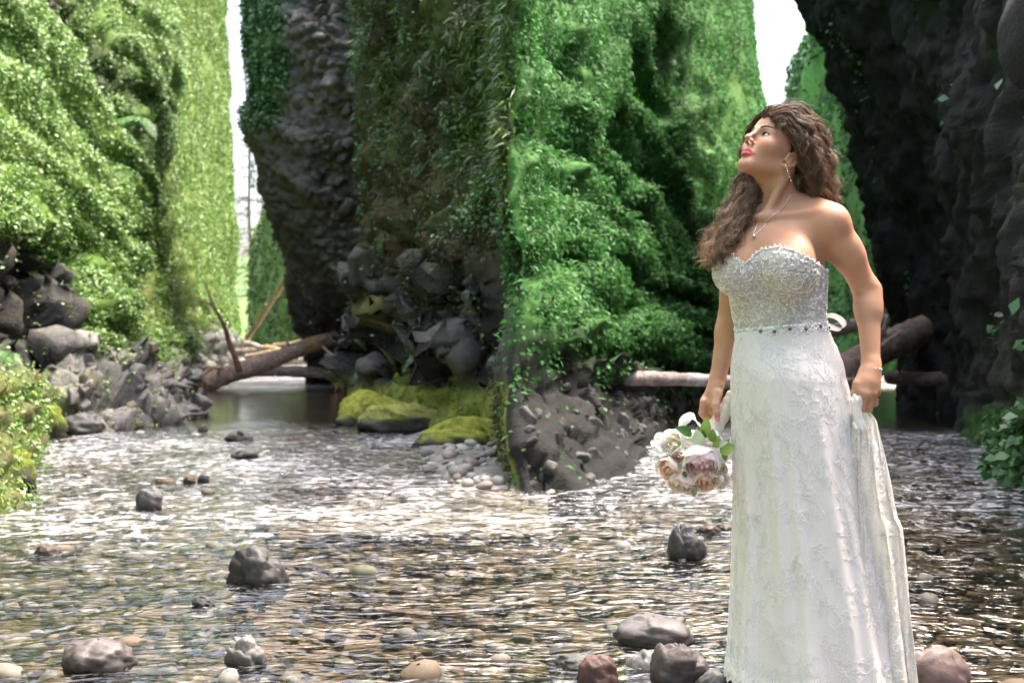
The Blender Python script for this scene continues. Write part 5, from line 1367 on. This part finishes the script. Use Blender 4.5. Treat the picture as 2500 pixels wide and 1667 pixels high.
# gathered overskirt lifted by the left hand
hand = B(2100, 972, -0.12)
def train_pt(a, t, off=0.0):
    yv = 985 + t * 690
    xl = np.interp(t, [0, 0.1, 0.3, 0.6, 1.0], [2082, 2072, 2055, 2045, 2040]); xr = np.interp(t, [0, 0.06, 0.2, 0.4, 0.44, 0.65, 0.8, 1.0], [2112, 2140, 2160, 2186, 2200, 2217, 2224, 2238])
    px_ = 0.5 * (xl + xr) + 0.5 * (xr - xl) * np.cos(a)
    Yv = Y0 - 0.115 - (0.02 + 0.075 * t ** 0.7) * np.sin(a) + 0.05 * t
    fold = (0.004 + 0.016 * t) * (np.sin(a * 7 + 1.2 * t) + 0.6 * np.sin(a * 13 + 2) + 0.5 * np.sin(a * 21 - 3 * t)) * smooth(0, 0.1, t + 0.04)
    fold = fold + 0.012 * smooth(0, 0.2, t) * fbm(np.stack([np.cos(a).ravel() * 3.5, np.sin(a).ravel() * 3.5, np.asarray(t).ravel() * 2.5], -1), 3).reshape(np.shape(a))
    Yv = Yv - fold - off
    x = (px_ - 1250) / FPX * Yv + 0.006 * np.sin(a * 9 + 7 * t) * smooth(0, 0.3, t)
    z = CAM_H - (yv - 833.5) / FPX * Yv
    return np.stack([x, Yv, z], -1)
aa, tt = np.meshgrid(np.arange(140) * 2 * PI / 140, np.linspace(0, 1, 110), indexing='ij')
train = pobj('overskirt', train_pt(aa, tt).reshape(-1, 3), grid_faces(140, 110, True), M_TULLE)
def train_surf(uv):
    t = uv[:, 1] / 0.85
    if (t < 0.02).any() or (t > 0.99).any(): return None
    return train_pt(uv[:, 0] / 0.09, t, 0.002)
uvl = [(r5.uniform(-0.2, PI + 0.2) * 0.09, r5.uniform(0.06, 0.84), PI / 2 + r5.normal() * 0.5, 0.5 + 0.4 * r5.random()) for i in range(75)]
pobj('lace_applique', *lace_motifs(train_surf, uvl, 18, 0.05, 0.0008, 6)[:2], M_THREAD, parent=train, kind='stuff')
# bunched cloth in the fist
bl = [cap(B(2096, 958, -0.150), B(2090, 975, -0.150), 0.010, 0.013, 0.01), cap(B(2090, 975, -0.150), B(2094, 1004, -0.140), 0.014, 0.016, 0.01), cap(B(2094, 1000, -0.14), B(2100, 1040, -0.135), 0.014, 0.02, 0.01)]
lo = np.min([p[2] for p in bl], axis=0) - 0.02; hi = np.max([p[3] for p in bl], axis=0) + 0.02
V_, F_ = surface(lambda P: field(bl, P) + 0.0025 * np.sin(P[:, 0] * 420 + P[:, 2] * 160), lo, hi, 0.0025)
pobj('gathered_cloth', V_, F_, M_SATIN, parent=train)
# legs and shoes under the hem
M_SHOE = plain('dark_shoe', (0.012, 0.014, 0.022), 0.25, 0.6)
legs = [cap(B(1880, 930, 0.03), B(1862, 1330, 0.02), 0.085, 0.055, 0.02), cap(B(1862, 1330, 0.02), B(1858, 1640, 0.05), 0.055, 0.035, 0.02), cap(B(1965, 930, -0.02), B(1985, 1330, -0.02), 0.085, 0.055, 0.02), cap(B(1985, 1330, -0.02), B(1990, 1640, 0.03), 0.055, 0.035, 0.02)]
lo = np.min([p[2] for p in legs], axis=0) - 0.02; hi = np.max([p[3] for p in legs], axis=0) + 0.02
V_, F_ = surface(lambda P: field(legs, P), lo, hi, 0.012)
pobj('leg', V_, F_, M_SKIN, np.tile((0.5, 0.285, 0.19), (len(V_), 1)))
for c_ in ((1838, 1662, -0.05), (1990, 1672, -0.06)):
    sp_ = [cap(B(*c_) + np.array([0.04, 0.09, 0.0]), B(*c_), 0.030, 0.032, 0.03), cap(B(*c_), B(*c_) + np.array([-0.045, -0.07, -0.012]), 0.034, 0.022, 0.03)]
    lo = np.min([p[2] for p in sp_], axis=0) - 0.02; hi = np.max([p[3] for p in sp_], axis=0) + 0.02
    V_, F_ = surface(lambda P: field(sp_, P), lo, hi, 0.005)
    pobj('shoe', V_, F_, M_SHOE)

# ------------------------------------------------------------------ jewellery
def on_body(p):
    """pull points onto the skin"""
    p = np.array(p, float)
    for _ in range(8):
        d = field(allp, p); g = unit(np.stack([field(allp, p + e) - field(allp, p - e) for e in np.eye(3) * 0.003], -1)); p = p - g * (d - 0.0015)[:, None]
    return p
ch = catmull(np.array([B(1933, 470, -0.03), B(1915, 500, -0.07), B(1880, 530, -0.09), B(1850, 550, -0.10), B(1835, 560, -0.10), B(1833, 540, -0.09), B(1839, 515, -0.06), B(1845, 490, -0.03)]), [7] * 7)
ch = on_body(ch)
nk = pobj('necklace', *tube(ch, 0.0009, 6)[:2], M_SILVER)
pd = on_body([B(1835, 562, -0.10)])[0]
V_, F_, _ = uv_sphere(pd + (0, -0.004, -0.003), 0.0055, 8, 6); pobj('pendant', V_, F_, M_CRYSTAL, parent=nk, smooth_shade=False)
er = [Hh(0.080, 0.002, -0.056 - 0.001), ]
e0 = Hh(0.079, 0.0, -0.058); e_pts = np.array([e0, e0 + (0.004, -0.004, -0.018), e0 + (0.010, -0.004, -0.034), e0 + (0.014, -0.003, -0.044)])
eo = pobj('earring', *tube(e_pts, 0.0007, 6)[:2], M_SILVER)
for i, p_ in enumerate(e_pts): pobj('earring_bead', *uv_sphere(p_, 0.0024 if i else 0.003, 8, 6)[:2], M_CRYSTAL, parent=eo, smooth_shade=False)
wa = unit(wrL - elL); w1 = unit(np.cross(wa, (0, 1, 0))); w2 = np.cross(wa, w1); wc = lerp(elL, wrL, 1.06)
ang = np.linspace(0, 2 * PI, 28); ring = wc + 0.0285 * (np.cos(ang)[:, None] * w1 + np.sin(ang)[:, None] * w2) + np.outer(np.sin(ang) * 0.003, wa)
br = pobj('bracelet', *tube(ring, 0.0011, 6, cap=False)[:2], M_SILVER)
for i in range(0, 27, 2): pobj('bracelet_bead', *uv_sphere(ring[i], 0.0026, 8, 6)[:2], M_CRYSTAL, parent=br, smooth_shade=False)
pobj('charm', *uv_sphere(B(2104, 921, -0.145), 0.0042, 8, 6)[:2], M_CRYSTAL, parent=br, smooth_shade=False)
pobj('ring', *uv_sphere(lerp(kn[3], mid[3], 0.5) + (0.006, -0.008, 0), 0.0045, 8, 6)[:2], M_GEM, smooth_shade=False)

# ------------------------------------------------------------------ hair
guides = [  # control points (px, py, dy), spread at root, spread at tip, strands, tip lightness
 ([(1880,286,-.05),(1928,280,-.065),(1970,316,-.075),(1992,380,-.07),(2002,440,-.05),(2012,500,.0)], .010, .024, 150, .4),
 ([(1874,280,-.03),(1940,268,-.03),(1992,315,-.03),(2014,385,-.025),(2022,450,0),(2036,512,.03)], .012, .022, 170, .45),
 ([(1874,280,.0),(1950,270,.03),(2000,325,.045),(2020,400,.05),(2026,470,.05),(2038,520,.07)], .012, .022, 150, .4),
 ([(1890,288,-.06),(1926,300,-.082),(1960,342,-.092),(1984,395,-.085),(1992,440,-.06),(1995,492,-.02)], .008, .022, 150, .4),
 ([(1900,293,-.07),(1934,318,-.085),(1960,352,-.092),(1980,400,-.08),(1984,450,-.05),(1975,492,.0)], .007, .020, 140, .35),
 ([(1914,306,-.078),(1938,330,-.086),(1960,362,-.088),(1980,410,-.07),(1985,455,-.04),(1990,500,.02)], .006, .020, 120, .3),
 ([(1926,326,-.082),(1946,350,-.086),(1966,385,-.082),(1972,425,-.05),(1962,455,-.02),(1950,492,.02)], .006, .020, 110, .2),
 ([(1965,340,-.05),(1985,390,-.05),(1978,440,-.02),(1965,490,.04)], .03, .03, 130, .1),
 ([(1866,282,.0),(1846,300,.05),(1838,350,.09),(1840,420,.09),(1822,485,.04),(1785,548,-.01),(1745,605,-.04),(1715,652,-.05)], .010, .026, 210, .9),
 ([(1870,276,.03),(1850,320,.09),(1830,400,.10),(1808,460,.08),(1775,525,.03),(1735,585,-.0),(1700,636,-.02)], .012, .024, 200, 1.),
 ([(1880,290,.08),(1866,420,.06),(1845,478,.0),(1818,540,-.045),(1785,596,-.085),(1762,640,-.10)], .012, .018, 200, .6),
 ([(1876,300,.06),(1858,430,.06),(1832,500,.01),(1798,560,-.03),(1762,618,-.07),(1738,655,-.08)], .012, .022, 190, .8),
 ([(1862,290,.02),(1840,310,.06),(1826,350,.10),(1822,420,.10),(1800,480,.08),(1770,545,.05)], .008, .020, 90, .6),
 ([(1862,286,-.02),(1884,272,-.03),(1930,262,.0),(1980,290,.03)], .008, .016, 90, .4),
 ([(1884,290,-.058),(1908,298,-.076),(1934,318,-.086)], .006, .008, 40, .3),
]
r6 = np.random.default_rng(66)
parts = []
for gi, (pts, s0, s1, n, light) in enumerate(guides):
    Gd = catmull(np.array([B(*p) for p in pts]), [6] * (len(pts) - 1)); m_ = len(Gd)
    s_ = np.linspace(0, 1, m_); T_ = unit(np.gradient(Gd, axis=0))
    N1 = unit(np.cross(T_, (0.3, 0.9, 0.2))); N2 = np.cross(T_, N1)
    L_ = np.linalg.norm(np.diff(Gd, axis=0), axis=1).sum()
    nl = max(4, n // 9)
    for lk in range(nl):                                   # locks
        a, rad = r6.random() * 2 * PI, math.sqrt(r6.random())
        sp = (s0 + (s1 - s0) * s_) * rad
        fr2 = L_ / (0.058 + 0.040 * r6.random()) * 2 * PI
        am = (0.0010 + 0.0105 * smooth(0.10, 0.45, s_)) * (0.55 + 0.75 * r6.random())
        p0 = r6.random() * 6.28; ch_ = 1 if r6.random() < 0.5 else -1
        K1 = np.cos(a) * sp + am * np.cos(fr2 * s_ + p0); K2 = np.sin(a) * sp + 0.7 * ch_ * am * np.sin(fr2 * s_ + p0)
        shade = 0.35 + 1.5 * r6.random() ** 1.3; e0_ = 0.80 + 0.2 * r6.random()
        for k in range(int(n // nl * 1.7) + 2):
            fly = r6.random() < 0.10
            js = (0.0020 + 0.0075 * s_) * (4.0 if fly else 1.0)
            ja = r6.random() * 6.28; jr = math.sqrt(r6.random()); ph_ = r6.normal() * 0.8
            f3 = fr2 * (1 + 0.04 * r6.normal())
            C1 = K1 + js * jr * np.cos(ja) + 0.45 * am * np.cos(f3 * s_ + p0 + ph_ * 4) ; C2 = K2 + js * jr * np.sin(ja) + 0.45 * am * np.sin(f3 * s_ + p0 + ph_ * 4)
            Pn = Gd + C1[:, None] * N1 + C2[:, None] * N2
            e_ = max(6, int(m_ * min(1, e0_ * (0.92 + 0.16 * r6.random()))))
            Pn = Pn[:e_]
            tt_ = np.linspace(0, 1, len(Pn))
            V_, F_, _ = tube(Pn, 0.00085 * (1.0 - 0.6 * tt_) * (0.6 + 0.7 * r6.random()), 3, cap=False)
            cb = mix3(np.tile((0.105, 0.057, 0.034), (len(Pn), 1)), (0.34, 0.21, 0.115), np.clip(tt_ * light * (0.5 + 0.6 * r6.random()), 0, 1)) * shade * (0.45 + 1.1 * r6.random())
            parts.append((V_, F_, np.repeat(cb, 3, 0)))
V_, F_, C_ = quads_join(parts)
# inner volume so that no scalp shows through
hp = [ell(Hh(0, -0.030, 0.030), (0.0795, 0.092, 0.091), HD, 0.03), ell(Hh(0, -0.020, 0.050), (0.068, 0.084, 0.066), HD, 0.02)]
for pts, s0, s1, n, light in guides[:13]:
    Q_ = [B(*p) for p in pts]
    for i in range(1, len(Q_) - 1 - (light > 0.55)): hp.append(cap(Q_[i], Q_[i + 1], 0.008, 0.011, 0.02))
lo = np.min([p[2] for p in hp], axis=0) - 0.02; hi = np.max([p[3] for p in hp], axis=0) + 0.02
UV_, UF_ = surface(lambda P: field(hp, P), lo, hi, 0.004)
ql = loc_head(UV_)
# keep the face free: cut the cap in front of the hairline
face = (ql[:, 1] > 0.022 - 0.25 * np.maximum(-ql[:, 2] + 0.02, 0) + 0.6 * np.maximum(ql[:, 2] - 0.06, 0)) & (ql[:, 0] > -0.065) & (ql[:, 2] < 0.088) & (ql[:, 2] > -0.12)
UF_ = UF_[~face[UF_].any(1)]
V_, F_, C_ = quads_join([(V_, F_, C_), (UV_, UF_, np.tile((0.035, 0.018, 0.011), (len(UV_), 1)))])
M_HAIR = col_mat('hair', rough=0.5, spec=0.5, noise_scale=60, noise_amt=0.2, bump=0)
pobj('hair', V_, F_, M_HAIR, C_)
# ------------------------------------------------------------------ bouquet, held head down in her right hand
bo = empty('bouquet', tuple(float(v) for v in hB), 'bouquet of blush peony, peach and cream roses with a satin-wrapped handle in the woman\'s hand', 'bouquet')
BO = np.array(bo.location)
def bobj(name, V, F, mat, cols=None, parent=bo, kind=None): return obj(name, mesh_from(name, np.asarray(V) - BO, F, cols), mat, parent, kind=kind)
M_PETAL = col_mat('petal', rough=0.5, spec=0.3, noise_scale=90, noise_amt=0.06, bump=0.15, bump_scale=180, bump_dist=0.002, transl=0.4)
M_STEM = plain('green_stem', (0.13, 0.19, 0.06), 0.55)
pb1 = unit(np.cross(hax, (0, 1, 0))); pb2 = np.cross(hax, pb1)
s_ = np.linspace(0, 1, 26)
V_, F_, _ = tube(hA + np.outer(s_, hB - hA), 0.0215 + 0.004 * s_ + 0.0012 * np.sin(s_ * 40), 20)
bobj('handle_wrap', V_, F_, plain('ivory_satin', (0.72, 0.67, 0.56), 0.4))
r8 = np.random.default_rng(88)
for i in range(16):
    a = r8.random() * 6.28; q_ = 0.015 * math.sqrt(r8.random())
    p0 = hA + q_ * (math.cos(a) * pb1 + math.sin(a) * pb2) + hax * 0.02; p1 = p0 - hax * (0.055 + 0.03 * r8.random()) + 0.006 * (math.cos(a) * pb1 + math.sin(a) * pb2)
    V_, F_, _ = tube(np.array([p0, lerp(p0, p1, 0.5), p1]), 0.0034, 6); bobj('stem', V_, F_, M_STEM)
def petal_patch(c, axis, ang, width, R_, h0, h1, flare, cup, nu=7, nv=7, wav=0.0, seed=0):
    axis = unit(axis); e1 = unit(np.cross(axis, (0.31, 0.2, 0.93))); e2 = np.cross(axis, e1)
    u = np.linspace(-1, 1, nu)[:, None]; v = np.linspace(0, 1, nv)[None]
    vv = v * (1 - 0.28 * np.abs(u) ** 2.2)
    rho = R_ * (0.22 + 0.78 * np.sin(np.clip(vv, 0, 1) * PI / 2) ** 0.8) * (1 - cup * vv ** 2.5) + flare * R_ * np.maximum(vv - 0.7, 0) ** 1.2 * 2
    h = h0 + (h1 - h0) * vv
    th = ang + u * width * (0.35 + 0.65 * np.sin(PI * (0.18 + 0.64 * v)))
    rr_ = rho * (1 + wav * np.sin(7 * u + seed))
    P_ = c + (rr_ * np.cos(th))[..., None] * e1 + (rr_ * np.sin(th))[..., None] * e2 + (h + wav * R_ * np.sin(5 * u + seed * 2))[..., None] * axis
    return P_.reshape(-1, 3), grid_faces(nu, nv), np.tile(v, (nu, 1)).ravel()
def flower(kind, px_, py_, dy, rpx, axis, inner, outer, layers=4, tight=1.0, ruffle=0.0, open_=0.5):
    c = B(px_, py_, dy); R_ = rpx * (Y0 + dy) / FPX; axis = unit(np.asarray(axis, float))
    fo = None; base = c - axis * R_ * 0.55
    inn = []
    for L in range(layers, -1, -1):
        f = (L + 1) / (layers + 1)                     # 1 = outermost
        n = 4 + (L > 1) + (L > 2)
        for k in range(n):
            a = k * 2 * PI / n + L * 0.9 + r8.normal() * 0.15
            rad = R_ * (0.22 + 0.78 * f) * (1 + 0.06 * r8.normal())
            V_, F_, v = petal_patch(base, axis, a, 0.85 + 0.25 * f, rad, -0.10 * R_ * f, R_ * (1.18 - 0.42 * f * open_ + 0.05 * r8.normal()), 0.18 * open_ * f, 0.42 * tight * (1 - 0.45 * f), wav=(0.02 + ruffle) * (1 if f < 0.8 else 0.6), seed=r8.random() * 6)
            C_ = mix3(np.tile(inner, (len(V_), 1)), np.tile(outer, (len(V_), 1)), np.clip(f * 1.05 - 0.25 + 0.25 * v, 0, 1)) * (1 + 0.04 * r8.normal())
            if L >= layers - 1:
                if fo is None:
                    fo = bobj(kind, V_, F_, M_PETAL, C_); fo_first = True
                else: bobj('petal', V_, F_, M_PETAL, C_, parent=fo)
            else: inn.append((V_, F_, C_))
    if inn:
        V_, F_, C_ = quads_join(inn); bobj('inner_petals', V_, F_, M_PETAL, C_, parent=fo, kind=None)
    return fo
WH = (0.92, 0.91, 0.88); PK = (0.9, 0.7, 0.7); LP = (0.93, 0.84, 0.83); PE = (0.88, 0.60, 0.42); LPE = (0.94, 0.83, 0.76); CR = (0.91, 0.86, 0.70)
dn = hax
F_axis = lambda a, b, c_: unit(np.array([a, b, c_], float))
flower('peony', 1710, 1126, 0.0, 56, F_axis(-0.15, -0.75, -0.62), (0.86, 0.56, 0.61), (0.93, 0.86, 0.86), 5, 1.1, 0.05, 0.35)
flower('white_rose', 1645, 1083, 0.06, 38, F_axis(-0.5, -0.6, 0.4), CR, WH, 4, 0.9, 0.03)
flower('rose_bud', 1612, 1078, 0.075, 24, F_axis(-0.8, -0.3, 0.5), LPE, WH, 3, 1.3, 0.0, 0.1)
flower('cream_rose', 1652, 1106, 0.035, 24, F_axis(-0.4, -0.9, 0.0), CR, WH, 3, 1.0)
flower('peach_rose', 1634, 1140, 0.045, 36, F_axis(-0.7, -0.6, -0.35), PE, LPE, 4, 0.9, 0.02)
flower('blush_rose', 1656, 1118, 0.025, 22, F_axis(-0.3, -0.95, -0.1), PE, LP, 3, 1.0)
flower('blush_rose', 1668, 1172, 0.055, 46, F_axis(-0.3, -0.5, -0.8), LPE, LP, 5, 0.9, 0.05)
flower('peach_rose', 1723, 1170, 0.02, 37, F_axis(0.05, -0.8, -0.6), PE, LPE, 4, 0.95, 0.02)
flower('cream_rose', 1752, 1146, 0.03, 28, F_axis(0.35, -0.85, -0.3), LPE, CR, 5, 1.15)
flower('white_ranunculus', 1759, 1172, 0.035, 27, F_axis(0.35, -0.75, -0.55), CR, WH, 4, 1.2)
flower('white_rose', 1690, 1085, 0.08, 40, F_axis(-0.3, -0.2, 0.2), CR, WH, 3, 0.9)
flower('blush_rose', 1738, 1120, 0.08, 44, F_axis(0.4, 0.1, -0.4), LP, WH, 3, 0.9)
M_GLEAF = col_mat('bouquet_leaf', rough=0.45, spec=0.4, noise_scale=60, noise_amt=0.15, bump=0.2, bump_scale=120, bump_dist=0.002, transl=0.2)
def bleaf(px0, py0, px1, py1, dy0, dy1, w, col_, curl=0.15):
    a = B(px0, py0, dy0); b = B(px1, py1, dy1); L_ = np.linalg.norm(b - a); t = (b - a) / L_
    nrm = unit(np.array([0.2 * r8.normal(), -1, 0.5]) - t * np.dot((0, -1, 0.5), t)); w_ = np.cross(t, nrm)
    v = np.linspace(0, 1, 9)[None]; u = np.linspace(-1, 1, 5)[:, None]
    wid = w * Y0 / FPX * np.sin(PI * v ** 0.8) ** 0.8
    P_ = a + (v * L_)[..., None] * t + (u * wid)[..., None] * w_ + ((-0.25 * np.abs(u) * 0 + 0.3 * np.abs(u) * wid) + curl * L_ * (v * (1 - v)) * 2)[..., None] * nrm
    C_ = np.tile(col_, (45, 1)) * (1 + 0.12 * (1 - np.abs(np.broadcast_to(u, (5, 9)).ravel()))[:, None])
    bobj('leaf', P_.reshape(-1, 3), grid_faces(5, 9), M_GLEAF, C_)
GL = (0.16, 0.28, 0.06); DG = (0.06, 0.15, 0.04); SG = (0.42, 0.50, 0.38); BG_ = (0.24, 0.36, 0.07)
for a in [(1690,1062,1648,1044,.03,.02,13,DG), (1722,1068,1726,1016,.03,.01,14,BG_), (1706,1090,1700,1046,.0,-.01,15,(0.42,0.52,0.32)), (1700,1082,1668,1074,.0,-.01,9,SG), (1728,1066,1712,1042,.03,.02,11,DG),
          (1735,1078,1740,1046,.0,-.01,11,GL), (1742,1084,1758,1064,.0,-.01,12,GL), (1745,1092,1752,1076,-.01,-.02,9,BG_), (1745,1090,1778,1078,.0,-.015,9,SG), (1758,1104,1797,1088,.01,.0,18,BG_), (1765,1120,1778,1108,.02,.01,9,GL),
          (1700,1186,1693,1214,.03,.03,8,(0.2,0.24,0.14)), (1694,1184,1700,1208,.02,.02,6,(0.25,0.3,0.2)), (1686,1186,1668,1200,.03,.03,5,(0.2,0.22,0.14)), (1722,1190,1742,1192,.03,.02,5,(0.15,0.18,0.1)),
          (1618,1098,1588,1080,.05,.05,5,WH), (1616,1108,1584,1100,.05,.05,6,(0.7,0.74,0.66)), (1612,1118,1596,1118,.05,.05,5,SG), (1610,1125,1600,1145,.05,.045,6,SG), (1664,1142,1666,1122,.0,-.01,7,(0.25,0.32,0.26)), (1668,1150,1676,1166,.0,.0,6,DG), (1660,1090,1650,1074,.01,.0,6,GL), (1672,1098,1660,1102,.0,-.005,6,(0.6,0.64,0.55))]:
    bleaf(*a)
M_RIB = plain('ribbon_satin', (0.86, 0.85, 0.83), 0.35)
for pts in ([B(1722, 1052, .05), B(1705, 1035, .045), B(1688, 1018, .05), B(1668, 1030, .055), B(1664, 1056, .06)], [B(1738, 1052, .06), B(1755, 1062, .05), B(1770, 1078, .05), B(1780, 1096, .055)]):
    V_, F_ = ribbon(pts, 0.036, (0.3, -0.7, -0.6)); bobj('ribbon', V_, F_, M_RIB)
